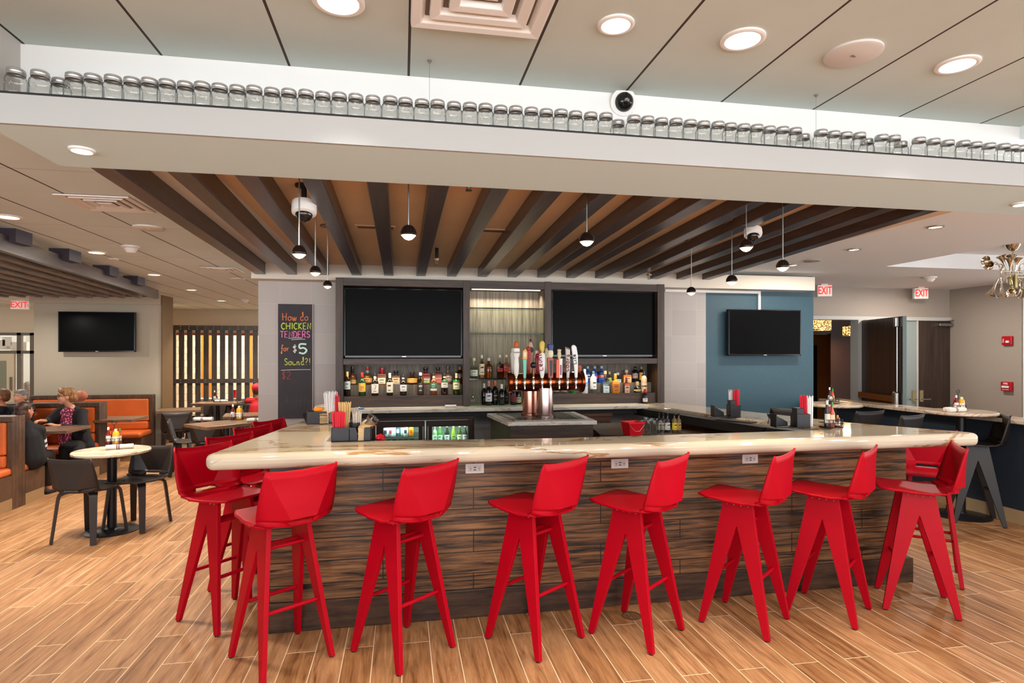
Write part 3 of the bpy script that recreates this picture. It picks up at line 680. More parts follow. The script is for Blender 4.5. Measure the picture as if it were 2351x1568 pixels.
for k, (pz, lab) in enumerate(((707, 'upper'), (765, 'middle'), (869, 'lowest'))):
    z = Z6(1160, pz, 6.05)
    ob('glass_shelf', MB().box(xs[3] + .003, xs[4] - .003, 6.05, 6.262, z - .01, z), M['shelf_glass'], label=lab + ' glass shelf in the lit middle niche of the back bar', cat='shelf', group='glass shelves of the lit niche')
    ob('shelf_edge', MB().box(xs[3] + .003, xs[4] - .003, 6.044, 6.05, z - .011, z + .001), plain('dark_glass_edge', '141a17', .1), label='dark front edge strip of the ' + lab + ' glass shelf', cat='shelf edge')
ob('niche_lamp', MB().box(xs[3] + .03, xs[4] - .03, 6.055, 6.075, ztop0 - .008, ztop0 - .001), plain('niche_strip', 'ffffff', .5, emit='fff3da', es=2), label='lit strip lamp under the top of the middle niche', cat='strip lamp')
# ---------------------------------------------------------------- TVs
def tv(c, w, h, lab, rz=0, logo=True, d=.05):
    t = thing('flat_screen_tv', lab, 'TV', c, rz)
    ob('casing', MB().box(-w / 2, w / 2, -.002, d, -h / 2, h / 2), M['black'], t, bev=.006)
    b = .012
    ob('bezel', MB().box(-w / 2, w / 2, -.008, 0, -h / 2, -h / 2 + b * 1.8).box(-w / 2, w / 2, -.008, 0, h / 2 - b, h / 2).box(-w / 2, -w / 2 + b, -.008, 0, -h / 2, h / 2).box(w / 2 - b, w / 2, -.008, 0, -h / 2, h / 2), plain('glossy_bezel', '101012', .12), t, bev=.002)
    ob('screen', MB().box(-w / 2 + b, w / 2 - b, -.004, -.001, -h / 2 + b * 1.8, h / 2 - b), M['tvscreen'], t)
    ob('logo', MB().box(-.02, .02, -.0095, -.0075, -h / 2 + .006, -h / 2 + .014), M['steel'], t)
    return t
def tvp(px0, px1, py0, py1, y, lab):
    x0, x1 = YW(px0, 800, y)[0], YW(px1, 800, y)[0]; pm = (px0 + px1) / 2
    z1, z0 = YW(pm, py0, y)[2], YW(pm, py1, y)[2]
    return tv(((x0 + x1) / 2, y, (z0 + z1) / 2), x1 - x0, z1 - z0, lab)
tvp(790, 1061, 663, 821, 6.06, 'big black TV set in the cabinet beside the chalkboard')
tvp(1266, 1506, 668, 819, 6.06, 'big black TV set in the cabinet beside the tiled wall')
tvp(1672, 1838, 711, 817, 6.22, 'black TV mounted on the slate blue wall')
tvp(134, 310, 716, 808, 10.12, 'black TV mounted on the greige wall above the orange booths')
ob('tv_bracket', MB().box(YW(1740, 760, 6.26)[0], YW(1775, 760, 6.26)[0], 6.27, 6.31, 1.75, 1.95), M['matte_black'], label='dark wall bracket behind the TV on the blue wall', cat='bracket')
# ---------------------------------------------------------------- stroke lettering
GL = {
 'H': [[(.05, 1), (.1, 0)], [(.75, 1.05), (.68, 0)], [(.0, .5), (.8, .55)]], 'o': [[(.3, .55), (.05, .4), (.05, .12), (.3, 0), (.55, .15), (.52, .42), (.3, .55), (.6, .5)]],
 'w': [[(.0, .5), (.08, .05), (.22, .02), (.32, .45), (.42, .02), (.58, .05), (.65, .5)]], 'd': [[(.5, .5), (.15, .5), (.05, .2), (.2, 0), (.45, .12), (.52, 1.05), (.38, 1.1), (.5, .15), (.65, .05)]],
 'C': [[(.6, .85), (.35, 1), (.05, .7), (.05, .3), (.3, 0), (.6, .12)]], 'I': [[(.1, 1), (.1, 0)]], 'K': [[(.08, 1), (.08, 0)], [(.55, 1), (.1, .5), (.6, 0)]],
 'E': [[(.55, 1), (.08, 1), (.08, 0), (.55, 0)], [(.08, .52), (.45, .52)]], 'N': [[(.05, 0), (.05, 1), (.6, 0), (.6, 1)]], 'T': [[(.0, 1), (.7, 1)], [(.35, 1), (.35, 0)]],
 'D': [[(.08, 1), (.08, 0), (.4, .05), (.62, .35), (.6, .7), (.35, .98), (.08, 1)]], 'R': [[(.08, 0), (.08, 1), (.45, 1), (.55, .75), (.4, .5), (.08, .5)], [(.3, .5), (.6, 0)]],
 'S': [[(.55, .85), (.3, 1), (.08, .8), (.2, .55), (.5, .42), (.55, .15), (.3, 0), (.05, .15)]], 'f': [[(.55, .95), (.4, 1.1), (.28, .9), (.25, -.3), (.12, -.45), (.05, -.25), (.3, .1)], [(.05, .45), (.55, .5)]],
 'r': [[(.06, .52), (.1, 0)], [(.09, .3), (.22, .5), (.42, .5)]], 'u': [[(.0, .5), (.05, .1), (.25, 0), (.45, .15), (.48, .5)], [(.48, .5), (.5, .05), (.62, .05)]], 'n': [[(.02, .5), (.05, 0)], [(.05, .3), (.25, .5), (.42, .38), (.45, 0), (.58, .05)]],
 '$': [[(.55, .8), (.3, .92), (.08, .72), (.3, .5), (.55, .3), (.3, .08), (.05, .2)], [(.26, 1.08), (.26, -.08)], [(.36, 1.08), (.36, -.08)]],
 '5': [[(.6, 1), (.12, 1), (.1, .58), (.4, .62), (.62, .35), (.4, .02), (.05, .12)]], '2': [[(.05, .8), (.3, 1), (.55, .78), (.3, .35), (.02, 0), (.65, .02)]], '?': [[(.05, .8), (.25, 1), (.5, .85), (.45, .6), (.25, .45), (.25, .25)], [(.24, .06), (.28, .0)]], '!': [[(.15, 1), (.13, .28)], [(.12, .06), (.15, 0)]],
 'M': [[(.05, 0), (.1, 1), (.38, .3), (.66, 1), (.72, 0)]], 'l': [[(.05, .1), (.3, .8), (.22, 1.05), (.12, .9), (.15, .05), (.35, .05)]], 'e': [[(.05, .25), (.45, .32), (.3, .55), (.06, .4), (.1, .08), (.35, 0), (.5, .12)]], 's': [[(.4, .5), (.15, .5), (.12, .32), (.42, .2), (.35, 0), (.02, .05)]],
 'L': [[(.1, 1), (.08, 0), (.6, .02)]], 'i': [[(.1, .5), (.12, .02), (.25, .05)], [(.1, .75), (.12, .72)]], 't': [[(.2, .9), (.18, .05), (.38, .05)], [(.0, .6), (.42, .6)]], 'k': [[(.05, 1), (.08, 0)], [(.4, .5), (.1, .25), (.45, 0)]], 'a': [[(.45, .48), (.15, .5), (.05, .2), (.2, 0), (.42, .15), (.46, .48), (.48, .05), (.6, .05)]],
 'J': [[(.5, 1), (.5, .2), (.3, 0), (.05, .15)]], 'B': [[(.08, 0), (.08, 1), (.4, .95), (.42, .6), (.08, .52), (.5, .48), (.52, .08), (.08, 0)]], '7': [[(.05, 1), (.6, 1), (.25, 0)]], '&': [[(.6, 0), (.15, .75), (.3, 1), (.42, .75), (.08, .3), (.25, 0), (.6, .35)]],
}
WD = {'I': .25, 'i': .3, 'l': .38, '!': .3, 't': .45, ' ': .4, 'w': .72, 'M': .85, 'H': .88, 'r': .55, 'f': .55, 's': .5, 'e': .55, 'k': .52}
def write(mb, text, T, size, w, sq=1.0, gap=.14, smooth=True, rise=0.0):
    x = 0
    for ch in text:
        for st in GL.get(ch, []):
            P = [((x + p[0]) * size * sq, (p[1] + rise * x) * size) for p in st]
            if smooth and len(P) > 2 and ch not in 'KENTHMIL7': P = smoothpath(P, 4)
            mb.ribbon(P, w, T)
        x += WD.get(ch, .66) + gap
    return x * size * sq
def textw(text, gap=.14): return sum(WD.get(c, .66) + gap for c in text) - gap
def fit(mb, text, x0, x1, y, z, w, size, rise=0.0, smooth=True):
    sq = (x1 - x0) / (textw(text) * size)
    write(mb, text, Matrix.Translation((x0, y, z)), size, w, sq, rise=rise, smooth=smooth)
# chalkboard
cbx0, cbx1 = YW(638, 800, 6.27)[0], YW(717, 800, 6.27)[0]
cz1 = YW(678, 698, 6.27)[2]
cbd = thing('chalkboard', 'tall black chalkboard with coloured chalk lettering on the tiled wall', 'chalkboard')
ob('board', MB().box(cbx0, cbx1, 6.275, 6.30, .95, cz1), M['chalkboard'], cbd)
ob('edge_strip', MB().box(cbx0 - .006, cbx0, 6.272, 6.3, .95, cz1 + .006).box(cbx1, cbx1 + .006, 6.272, 6.3, .95, cz1 + .006).box(cbx0, cbx1, 6.272, 6.3, cz1, cz1 + .006), plain('board_edge', 'b9aeaa', .5), cbd)
cxp = lambda px: YW(px, 800, 6.274)[0]
czp = lambda py: YW(678, py, 6.274)[2]
yb = 6.2735
for txt, p0, p1, pb, sz, col_, w_, rise in (('How do', 648, 708, 736, .072, 'f08a55', .0058, .02), ('CHICKEN', 646, 714, 756, .062, 'c6e04e', .0085, .025), ('TENDERS', 643, 712, 775, .062, 'ee7fb6', .0075, .02), ('for', 645, 664, 806, .056, 'f0935f', .006, .06),
        ('$', 672, 682, 809, .072, 'f2efe8', .007, 0), ('5', 685, 705, 812, .095, 'cdeede', .017, 0), ('Sound?!', 653, 713, 838, .066, 'd3dc5e', .0058, .02), ('$2', 647, 668, 870, .075, 'b0484a', .0042, .02)):
    mb = MB(); fit(mb, txt, cxp(p0), cxp(p1), yb, czp(pb), w_, sz, rise / 3, smooth=True)
    ob('chalk_lettering', mb, plain('chalk_' + col_, col_, .9), cbd, label='chalk lettering in its own colour')
mb = MB()
for a, b, c in ((662, 694, 777), (669, 701, 780), (645, 713, 850)): mb.ribbon([(cxp(a), czp(c)), (cxp((a + b) / 2), czp(c - 1.3)), (cxp(b), czp(c - 1.5))], .005, Matrix.Translation((0, yb, 0)))
ob('chalk_line', mb, plain('chalk_white', 'd5d2cc', .9), cbd)
mb = MB(); fit(mb, 'drafts', cxp(652), cxp(712), yb, czp(925), .0035, .05); ob('chalk_smear', mb, plain('chalk_faint', '504d52', .9), cbd)

# ================================================================ bottles
GM = {}
def gmat(c, rough=.06, kind='solid'):
    k = (c, kind)
    if k not in GM:
        if kind == 'clear': GM[k] = thin_glass('glass_' + c, c, .06, 1.5)
        else: GM[k] = plain('bottle_' + c, c, rough, coat=.3)
    return GM[k]
SHAPES = {   # (radius, height) fractions of the half width / full height
 'spirit': [(.001, 0), (.92, 0), (1, .02), (1, .58), (.9, .64), (.5, .70), (.33, .75), (.30, .92), (.36, .93), (.36, .96), (.30, .97)],
 'tall': [(.001, 0), (.95, 0), (1, .015), (1, .66), (.8, .74), (.42, .8), (.36, .95), (.40, .96), (.36, .98)],
 'square': [(.001, 0), (.96, 0), (1, .02), (1, .56), (.92, .62), (.45, .66), (.34, .68), (.33, .84)],
 'round': [(.001, 0), (.62, 0), (.9, .08), (1, .26), (.95, .42), (.7, .56), (.34, .62), (.30, .86), (.36, .87), (.34, .9)],
 'squat': [(.001, 0), (.7, 0), (.95, .05), (1, .25), (.85, .5), (.35, .62), (.28, .72), (.28, .82)],
 'wine': [(.001, 0), (.95, 0), (1, .015), (1, .58), (.85, .66), (.42, .74), (.36, .8), (.35, .98), (.4, .985)],
 'beer': [(.001, 0), (.95, 0), (1, .02), (1, .5), (.75, .64), (.42, .8), (.38, .97)],
}
def bottle(loc, r, h, shape, glass, label, cap='1a1a1a', lab_c=None, lab_z=(.16, .5), capz=None, kind='solid', liquid=None, text=None, tcol='202020', square=False, grp=None, neck=None, lab2=None, capr=.4):
    t = thing('bottle', label, 'bottle', loc, random.uniform(-.15, .15) if not square else random.uniform(-.06, .06), grp)
    n = 4 if square else 16
    R = Matrix.Rotation(PI / 4, 4, 'Z') if square else None
    k = 1.38 if square else 1
    prof = [(p[0] * r * (k if p[0] > .6 else (1 + (k - 1) * max(0, (p[0] - .36) / .3)) if p[0] > .36 else 1), p[1] * h) for p in SHAPES[shape]]
    top_ = prof[-1]
    if square:
        lo = [p for p in prof if p[0] > .4 * r * 1.1 or p[1] < .01 * h]; hi = [p for p in prof if p[1] >= lo[-1][1]]
        g = MB().lathe(lo, 4, R, cap=False).lathe([(hi[0][0] * .72, hi[0][1])] + hi[1:], 14, cap=True)
        o = ob('glass_body', g, gmat(glass, kind=kind), t, smooth=30, bev=None)
    else: o = ob('glass_body', MB().lathe(prof, n, cap=False), gmat(glass, kind=kind), t, smooth=40)
    if liquid:
        lv = [(p[0] * .93, max(p[1], .012 * h)) for p in prof if p[1] <= .6 * h]
        ob('liquid', MB().lathe(lv, n, R), plain('liq_' + liquid, liquid, .1) if ('liq', liquid) not in GM else GM[('liq', liquid)], t, smooth=40)
    cz = capz or .86
    ob('cap', MB().lathe([(r * capr, h * cz), (r * (capr + .03), h * (cz + .02)), (r * (capr + .02), h * .99), (r * capr * .8, h), (.001, h)], 14, cap=False), gmat(cap, .35), t, smooth=40)
    for lc, lz in ([(lab_c, lab_z)] if lab_c else []) + (lab2 or []):
        mb = MB(); a0, a1 = (-2.3, -.85) if not square else (0, 0)
        rr = r * 1.012
        if square: mb.box(-r * .86, r * .86, -r * .995, -r * .97, lz[0] * h, lz[1] * h)
        else:
            rows = []
            for z in (lz[0] * h, lz[1] * h): rows.append([(rr * math.cos(a), rr * math.sin(a), z) for a in [(-PI * .97 + PI * .94 * i / 10) for i in range(11)]])
            mb.grid(rows)
        ob('label', mb, gmat(lc, .6), t, smooth=60)
    if lab_c:
        mb = MB(); z0, z1 = lab_z[0] * h, lab_z[1] * h; yy = -r * 1.04
        if text:
            s = min((z1 - z0) * .45, r * 1.3 / textw(text)); write(mb, text, Matrix.Translation((-textw(text) * s / 2, yy, z0 + (z1 - z0) * .4)), s, s * .16)
        else: mb.ribbon([(-r * .5, z0 + (z1 - z0) * .66), (r * .5, z0 + (z1 - z0) * .68)], (z1 - z0) * .14, Matrix.Translation((0, yy, 0)))
        mb.ribbon([(-r * .4, z0 + (z1 - z0) * .22), (r * .4, z0 + (z1 - z0) * .22)], (z1 - z0) * .07, Matrix.Translation((0, yy, 0)))
        ob('print', mb, gmat(tcol, .6), t)
    if neck: ob('neck_foil', MB().lathe([(r * .40, h * neck[1]), (r * .40, h * .95)], 14, cap=False), gmat(neck[0], .4), t, smooth=50)
    return t
def bp(px, ptop, z, y, wpx, **k):
    x, _, zt0 = YW(px, ptop, y)
    d = y * 1.03; r = wpx / 2 * (d / F) * .99
    bottle((x, y, z), r, zt0 - z, **k)
S1, S2 = 1.1825, 1.2855
G1, G2 = 'bottles under the TV by the chalkboard', 'bottles under the TV by the tiled wall'
cb_ = 'bottle on the low step by the chalkboard, '; ub_ = 'bottle on the high step by the chalkboard, '
y1, y2 = 6.075, 6.20
for px, tp, w, k in (
 (797, 853, 14, dict(shape='tall', glass='1f120c', lab_c='b9c8c4', label='dark slim ' + cb_ + 'first one at the cabinet stile', cap='c9a86a', lab_z=(.28, .6), capz=.74)),
 (831.5, 855, 15, dict(shape='spirit', glass='1c3a1c', lab_c='e2b738', label='green ' + cb_ + 'with yellow label and red cap', cap='c01f28', text='J&B', tcol='b3281e', lab_z=(.18, .55), capz=.8)),
 (861, 856.5, 15, dict(shape='spirit', glass='1d0f0a', lab_c='e6e0d4', label='dark ' + cb_ + 'with white label and red numeral', cap='2a2422', text='7', tcol='b01a2a', lab_z=(.12, .52), neck=('d9c6b8', .74))),
 (895, 856.5, 14, dict(shape='spirit', glass='1d130c', lab_c='e4dcc0', label='dark slim ' + cb_ + 'with tall cream label', cap='d8cdb4', lab_z=(.14, .6), neck=('d8d0bd', .78))),
 (926, 860, 15, dict(shape='spirit', glass='1b0e0a', lab_c='dcd9d6', label='dark ' + cb_ + 'with white label and pale neck band', cap='2b2624', lab_z=(.2, .52), neck=('c9c3ba', .78))),
 (965.4, 855, 15, dict(shape='tall', glass='c9b49a', lab_c='2a1d17', label='clear ' + cb_ + 'with tall dark brown label', cap='d8d2c0', kind='clear', liquid='7a4b28', tcol='d8cbb4', lab_z=(.12, .55))),
 (995.6, 856, 15, dict(shape='spirit', glass='6d3519', lab_c='2f7a4a', label='amber ' + cb_ + 'with green and white label', cap='202020', lab_z=(.32, .55), lab2=[('e0ddcf', (.2, .3))], tcol='dfe8dd', neck=('d9b98a', .76))),
 (1020.5, 857, 15, dict(shape='spirit', glass='2a1710', lab_c='e2d8c8', label='dark ' + cb_ + 'with green shoulder and white label', cap='1f2a1f', lab_z=(.34, .58), lab2=[('2c8a35', (.6, .68))], neck=('d8b88f', .78))),
 (1048, 857, 15, dict(shape='spirit', glass='22300f', lab_c='e9dfa8', label='green ' + cb_ + 'cream label, last before the niche', cap='c8b070', lab_z=(.26, .58), lab2=[('2c9a35', (.6, .69))], neck=('d8c290', .78)))):
    bp(px, tp, S1, y1, w, **k)
for px, tp, w, sq, k in (
 (809.6, 841, 15, 0, dict(shape='squat', glass='7a4420', lab_c='d9b36a', label='amber ' + ub_ + 'with black neck and tan oval label', cap='141210', capz=.66, lab_z=(.08, .28))),
 (843.5, 842, 21, 0, dict(shape='round', glass='6b4a1a', lab_c='e3a25a', label='round golden ' + ub_ + 'with orange label and red cap', cap='b52a24', capz=.8, lab_z=(.14, .38), neck=('8fa6a8', .66))),
 (877, 844, 19, 1, dict(shape='square', glass='8a4518', lab_c='e4d3b0', label='square amber ' + ub_ + 'red wax cap, cream label', cap='b8182e', capz=.62, lab_z=(.06, .4), capr=.5)),
 (909, 851, 19, 1, dict(shape='square', glass='5d3218', lab_c='cfae7d', label='square brown ' + ub_ + 'with tan label and black cap', cap='17130f', capz=.8, lab_z=(.1, .52), capr=.48)),
 (946.5, 853.5, 23, 0, dict(shape='squat', glass='4a2410', lab_c='e0ad4e', label='wide round brown ' + ub_ + 'with gold shield label', cap='5a3e20', capz=.72, lab_z=(.15, .5), tcol='b5322a', capr=.36)),
 (977, 843.5, 21, 1, dict(shape='square', glass='7a1c14', lab_c='a9b04a', label='square red amber ' + ub_ + 'with yellow green label', cap='141212', capz=.8, lab_z=(.08, .32), capr=.42)),
 (1005.7, 843, 17, 1, dict(shape='square', glass='8a3a1a', lab_c='d2462a', label='square amber ' + ub_ + 'with orange red label', cap='1b1918', capz=.8, lab_z=(.08, .34), capr=.45)),
 (1028.5, 840, 19, 0, dict(shape='round', glass='7d6050', lab_c='b79a8c', label='rounded pinkish brown ' + ub_ + 'with pale label', cap='6d4a40', capz=.78, lab_z=(.16, .45))),
 (1056, 842, 15, 0, dict(shape='tall', glass='38120e', lab_c='6e5a58', label='dark red tall ' + ub_ + 'at the niche side', cap='a9793a', capz=.84, lab_z=(.4, .6)))):
    bp(px, tp, S2, y2, w, square=bool(sq), **k)
cb_ = 'bottle on the low step by the blue wall, '; ub_ = 'bottle on the high step by the blue wall, '
for px, tp, w, sq, k in (
 (1277, 857, 14, 0, dict(shape='spirit', glass='dfe6e0', lab_c='e9ede6', label='clear ' + cb_ + 'directly behind the tap columns', cap='d8d8d4', kind='clear')),
 (1295, 857, 14, 0, dict(shape='spirit', glass='dfe6e0', lab_c='f0f0ea', label='clear ' + cb_ + 'half hidden by the drum', cap='d8d8d4', kind='clear')),
 (1316, 853, 14, 0, dict(shape='spirit', glass='1f7a30', lab_c='e6ece4', label='green ' + cb_ + 'half hidden by the drum end', cap='c9cfc8', lab_z=(.2, .4))),
 (1342.4, 847, 15, 0, dict(shape='tall', glass='dfe4e6', lab_c='8fa6cf', label='tall frosted ' + cb_ + 'pale blue print', cap='8aa4c8', tcol='5a78b8', lab_z=(.3, .5))),
 (1362, 852, 15, 0, dict(shape='tall', glass='dfe3dd', lab_c='e8e8e2', label='tall clear ' + cb_ + 'black dotted foot', cap='5a6a80', lab_z=(.24, .62), lab2=[('3a3a3c', (.05, .22))])),
 (1389.6, 851.5, 17, 1, dict(shape='square', glass='dfe8ea', lab_c='c9dce0', label='clear ' + cb_ + 'pale blue low label', cap='c0a070', kind='clear', lab_z=(.06, .36), tcol='7aa0ae')),
 (1412.7, 857.5, 17, 1, dict(shape='square', glass='d98a1e', lab_c='b56a16', label='square orange ' + cb_ + 'with amber arched label', cap='d9a24a', capz=.72, lab_z=(.1, .5), tcol='7a3a10', capr=.36)),
 (1438, 866, 14, 1, dict(shape='square', glass='3a1d14', lab_c='c9a592', label='small square brown ' + cb_ + 'with pale orange label', cap='5e2418', capz=.62, lab_z=(.06, .55), lab2=[('d9633a', (.5, .62))], capr=.36)),
 (1463, 876, 17, 0, dict(shape='squat', glass='1a110c', lab_c='d8c27a', label='ball shaped black ' + cb_ + 'with gold band', cap='c9b58a', capz=.66, lab_z=(.22, .36))),
 (1478.7, 852, 14, 0, dict(shape='tall', glass='d0a988', lab_c='e2c29a', label='cream brown ' + cb_ + 'with black neck, last one', cap='15110f', capz=.6, lab_z=(.1, .46), lab2=[('7a3a24', (.3, .36))], neck=('15110f', .66)))):
    bp(px, tp, S1 - .012, y1, w, square=bool(sq), **k)
for px, tp, w, sq, k in (
 (1329.7, 838, 11, 0, dict(shape='spirit', glass='b08a7a', label='slim ' + ub_ + 'with copper cap', cap='b56a48')),
 (1349, 840.6, 15, 0, dict(shape='spirit', glass='2550a8', lab_c='1d2b55', label='blue ' + ub_ + 'first one behind the frosted bottle', cap='b9c6d8', tcol='d8e2f0', lab_z=(.28, .6))),
 (1365, 840.6, 15, 0, dict(shape='spirit', glass='2550a8', lab_c='c9342e', label='blue ' + ub_ + 'second one with a red seal', cap='b9c6d8', lab_z=(.3, .44), tcol='e8e2d8')),
 (1380.6, 840, 16, 0, dict(shape='spirit', glass='2a58b4', lab_c='b8363a', label='blue ' + ub_ + 'third one, dark shoulder', cap='b9c6d8', lab_z=(.36, .5), lab2=[('1a2444', (.5, .64))], tcol='f0e0d8')),
 (1399, 853, 14, 0, dict(shape='squat', glass='dce0c0', label='round clear ' + ub_ + 'with pale stopper', cap='d0b88a', kind='clear', capz=.78, liquid='cfcf9a')),
 (1418, 855, 17, 0, dict(shape='squat', glass='dfe9e6', lab_c='a8c8cc', label='bell shaped clear ' + ub_ + 'with white stopper', cap='e0dfd6', kind='clear', capz=.78, lab_z=(.12, .4))),
 (1438, 849, 20, 1, dict(shape='square', glass='b8601c', lab_c='d99a5a', label='wide square orange ' + ub_ + 'with orange label', cap='d9c8a8', capz=.8, lab_z=(.12, .5), capr=.4)),
 (1458, 840, 14, 0, dict(shape='tall', glass='15100f', lab_c='a58a8a', label='tall black ' + ub_ + 'with mottled label', cap='d8d4cc', capz=.93, lab_z=(.3, .58), capr=.22)),
 (1472.6, 842, 12, 0, dict(shape='tall', glass='2a1d10', lab_c='d49a2e', label='dark slim ' + ub_ + 'with golden label', cap='9a8a5a', lab_z=(.2, .66)))):
    bp(px, tp, S2 - .012, y2, w, square=bool(sq), **k)
x_, y_, z_ = YW(1481, 893, 5.98)
bottle((x_, 5.98, 1.0725), .026, z_ - 1.0725, 'beer', '1a1412', 'small black bottle with red neck standing on the marble back counter', cap='a8162a', capz=.55, lab_c='efe6e0', lab_z=(.12, .36), tcol='8a1a1a', capr=.5)
# middle niche
zs = Z6(1160, 869, 6.05)
nb = 'bottle on the lowest niche shelf, '
for px, tp, w, sq, k in (
 (1087.6, 822, 19, 0, dict(shape='round', glass='e6ece4', lab_c='d8e0d0', label='round clear ' + nb + 'first one', cap='d9cba8', kind='clear', lab_z=(.12, .42))),
 (1106, 815, 13, 0, dict(shape='spirit', glass='d9c3a2', lab_c='e0cba6', label='slim straw coloured ' + nb + 'second one', cap='d8d4c4', kind='clear', liquid='c9a878', lab_z=(.15, .62))),
 (1122, 822, 17, 0, dict(shape='spirit', glass='cfa884', label='pale amber ' + nb + 'third one', cap='cfcac2', kind='clear', liquid='a8764a')),
 (1147.7, 815.5, 14, 1, dict(shape='square', glass='b59a80', lab_c='a8342a', label='square ' + nb + 'with slanting red label and pale cap', cap='cfc8bc', kind='clear', liquid='7a4420', lab_z=(.28, .44), capz=.9)),
 (1162.5, 815, 15, 1, dict(shape='square', glass='6a3216', lab_c='c03a2a', label='square amber ' + nb + 'with slanting red label and gold cap', cap='d4b070', lab_z=(.3, .48), capz=.9))):
    bp(px, tp, zs + .001, 6.14, w, square=bool(sq), **k)
wb = 'wine bottle under the niche shelves, '
for px, tp, w, k, y in (
 (1111.8, 880, 13, dict(label='dark ' + wb + 'first one with white foil', cap='e6e2dc', glass='12100e'), 6.16), (1122, 874, 15, dict(label='dark ' + wb + 'with pink foil and white label', cap='c06a64', glass='150e0e', lab_c='d9d6e2'), 6.05),
 (1136.5, 874, 15, dict(label='dark ' + wb + 'with orange foil and dark label', cap='d2561f', glass='120e0c', lab_c='2a201c', tcol='b08a5a'), 6.1), (1151.8, 882, 14, dict(label='black ' + wb + 'with white cap', cap='e2e0da', glass='0e0d0d'), 6.04),
 (1162, 884, 13, dict(label='black ' + wb + 'behind the white capped one', cap='1c1a1a', glass='100f0f', lab_c='1e1c1c', tcol='777'*2), 6.17), (1178.5, 882, 14, dict(label='black ' + wb + 'with dark red label', cap='2a1214', glass='120c10', lab_c='7a1626'), 6.06), (1190, 882, 13, dict(label='dark ' + wb + 'with cream label beside the tap columns', cap='201a18', glass='14110e', lab_c='e2d9a8', lab_z=(.08, .36)), 6.14)):
    bp(px, tp, 1.0725, y, w, shape='wine', capz=.78, **k)
# stemmed glasses upside down in the niche
def wine_glass(loc, lab, h=.17, up=False, grp=None):
    t = thing('wine_glass', lab, 'glass', loc, 0, grp)
    pr_ = [(.022, 0), (.034, h * .22), (.036, h * .38), (.026, h * .52), (.006, h * .58), (.004, h * .6), (.004, h * .95), (.030, h * .985), (.031, h)]
    ob('bowl', MB().lathe(pr_[:5], 16, cap=False), M['glass'], t, smooth=60); ob('stem', MB().lathe(pr_[4:7], 8), M['glass'], t, smooth=60); ob('foot', MB().lathe(pr_[6:], 16), M['glass'], t, smooth=60)
for k, (px, y) in enumerate(((1084, 6.06), (1091, 6.10))):
    wine_glass((YW(px, 900, y)[0], y, 1.0725), ('upturned wine glass on the back counter, touching the cabinet stile', 'upturned wine glass on the back counter, beside the first wine bottle')[k], grp='upturned wine glasses')
# white tray and bits on the back counter
t = thing('serving_dish', 'shallow white dish on the marble back counter', 'dish', (YW(1035, 930, 5.84)[0], 5.86, 1.0725))
ob('dish_body', MB().lathe([(.001, .004), (.05, .003), (.055, .004), (.085, .022), (.089, .022), (.062, .0), (.001, 0)], 4, Matrix.Rotation(PI / 4, 4, 'Z'), cap=False, sy=.8), M['white_plastic'], t, bev=.002)
# ---------------------------------------------------------------- tap tower on its island
IZ = 1.045
isl = thing('tap_island', 'small island cabinet with white stone top under the tap tower', 'island cabinet')
p = [Z(1166, 969.5, IZ), Z(1371, 966, IZ), Z(1320, 945, IZ), Z(1118, 949, IZ)]
ob('stone_top', MB().prism(p, IZ - .032, IZ), M['stone_white'], isl, bev=.004)
c_ = Vector((sum(q_[0] for q_ in p) / 4, sum(q_[1] for q_ in p) / 4)); pin = [c_ + (Vector(q_) - c_) * .93 for q_ in p]
ob('body', MB().prism([tuple(q_) for q_ in pin], .0, IZ - .033), M['cab_wood_h'], isl)
ob('drip_tray', MB().prism([tuple(c_ + (Vector(q_) - c_) * .82) for q_ in p], IZ + .001, IZ + .007), M['steel'], isl, bev=.002)
g = MB()
for k in range(16):
    f = .1 + .8 * k / 15; a = c_ + (Vector(p[0]) - c_) * .78; b = c_ + (Vector(p[3]) - c_) * .78; d_ = c_ + (Vector(p[1]) - c_) * .78; e_ = c_ + (Vector(p[2]) - c_) * .78
    s0 = a.lerp(d_, f); s1 = b.lerp(e_, f); g.strip([(s0.x, s0.y, IZ + .009), (s1.x, s1.y, IZ + .009)], (1, 0, 0), .012, .004)
ob('grate', g, plain('dark_grate', '4a4846', .3, .8), isl)
TY = 5.02
tx0, tx1 = YW(1168, 877, TY)[0], YW(1338, 877, TY)[0]; tz = YW(1250, 877, TY)[2]; rr = .079
tw = thing('beer_tap_tower', 'copper drum beer tap tower with colourful handles on the small island', 'tap tower')
RX = Matrix.Rotation(PI / 2, 4, 'Y'); RX.translation = Vector((tx0, TY, tz)); LL = tx1 - tx0
ob('drum', MB().lathe([(rr, 0), (rr, LL)], 36, RX), M['copper'], tw, smooth=40)
for x in (-.006, LL - .028):
    R2 = RX.copy(); R2.translation = Vector((tx0 + x, TY, tz))
    ob('drum_flange', MB().lathe([(rr * .6, -.012), (rr * 1.05, -.006), (rr * 1.16, .0), (rr * 1.16, .026), (rr * 1.0, .03)], 36, R2), M['copper'], tw, smooth=40, bev=.002)
ob('column', MB().lathe([(.085, IZ + .01), (.085, IZ + .03), (.073, IZ + .034), (.073, tz - .05)], 32, c=(YW(1251, 950, TY - .02)[0], TY - .02, 0)), plain('polished_rose_steel', 'd9b9b0', .16, 1), tw, smooth=40)
ob('column', MB().lathe([(.08, IZ + .01), (.08, IZ + .03), (.068, IZ + .034), (.068, tz - .05)], 32, c=(YW(1217, 950, TY + .17)[0], TY + .17, 0)), M['rose_copper'], tw, smooth=40)
ob('drum_back', MB().lathe([(rr * .95, .03), (rr * .95, LL - .03)], 36, Matrix.Translation((0, .17, 0)) @ RX), M['copper'], tw, smooth=40)
def handle_mesh(kind, c1):
    pass
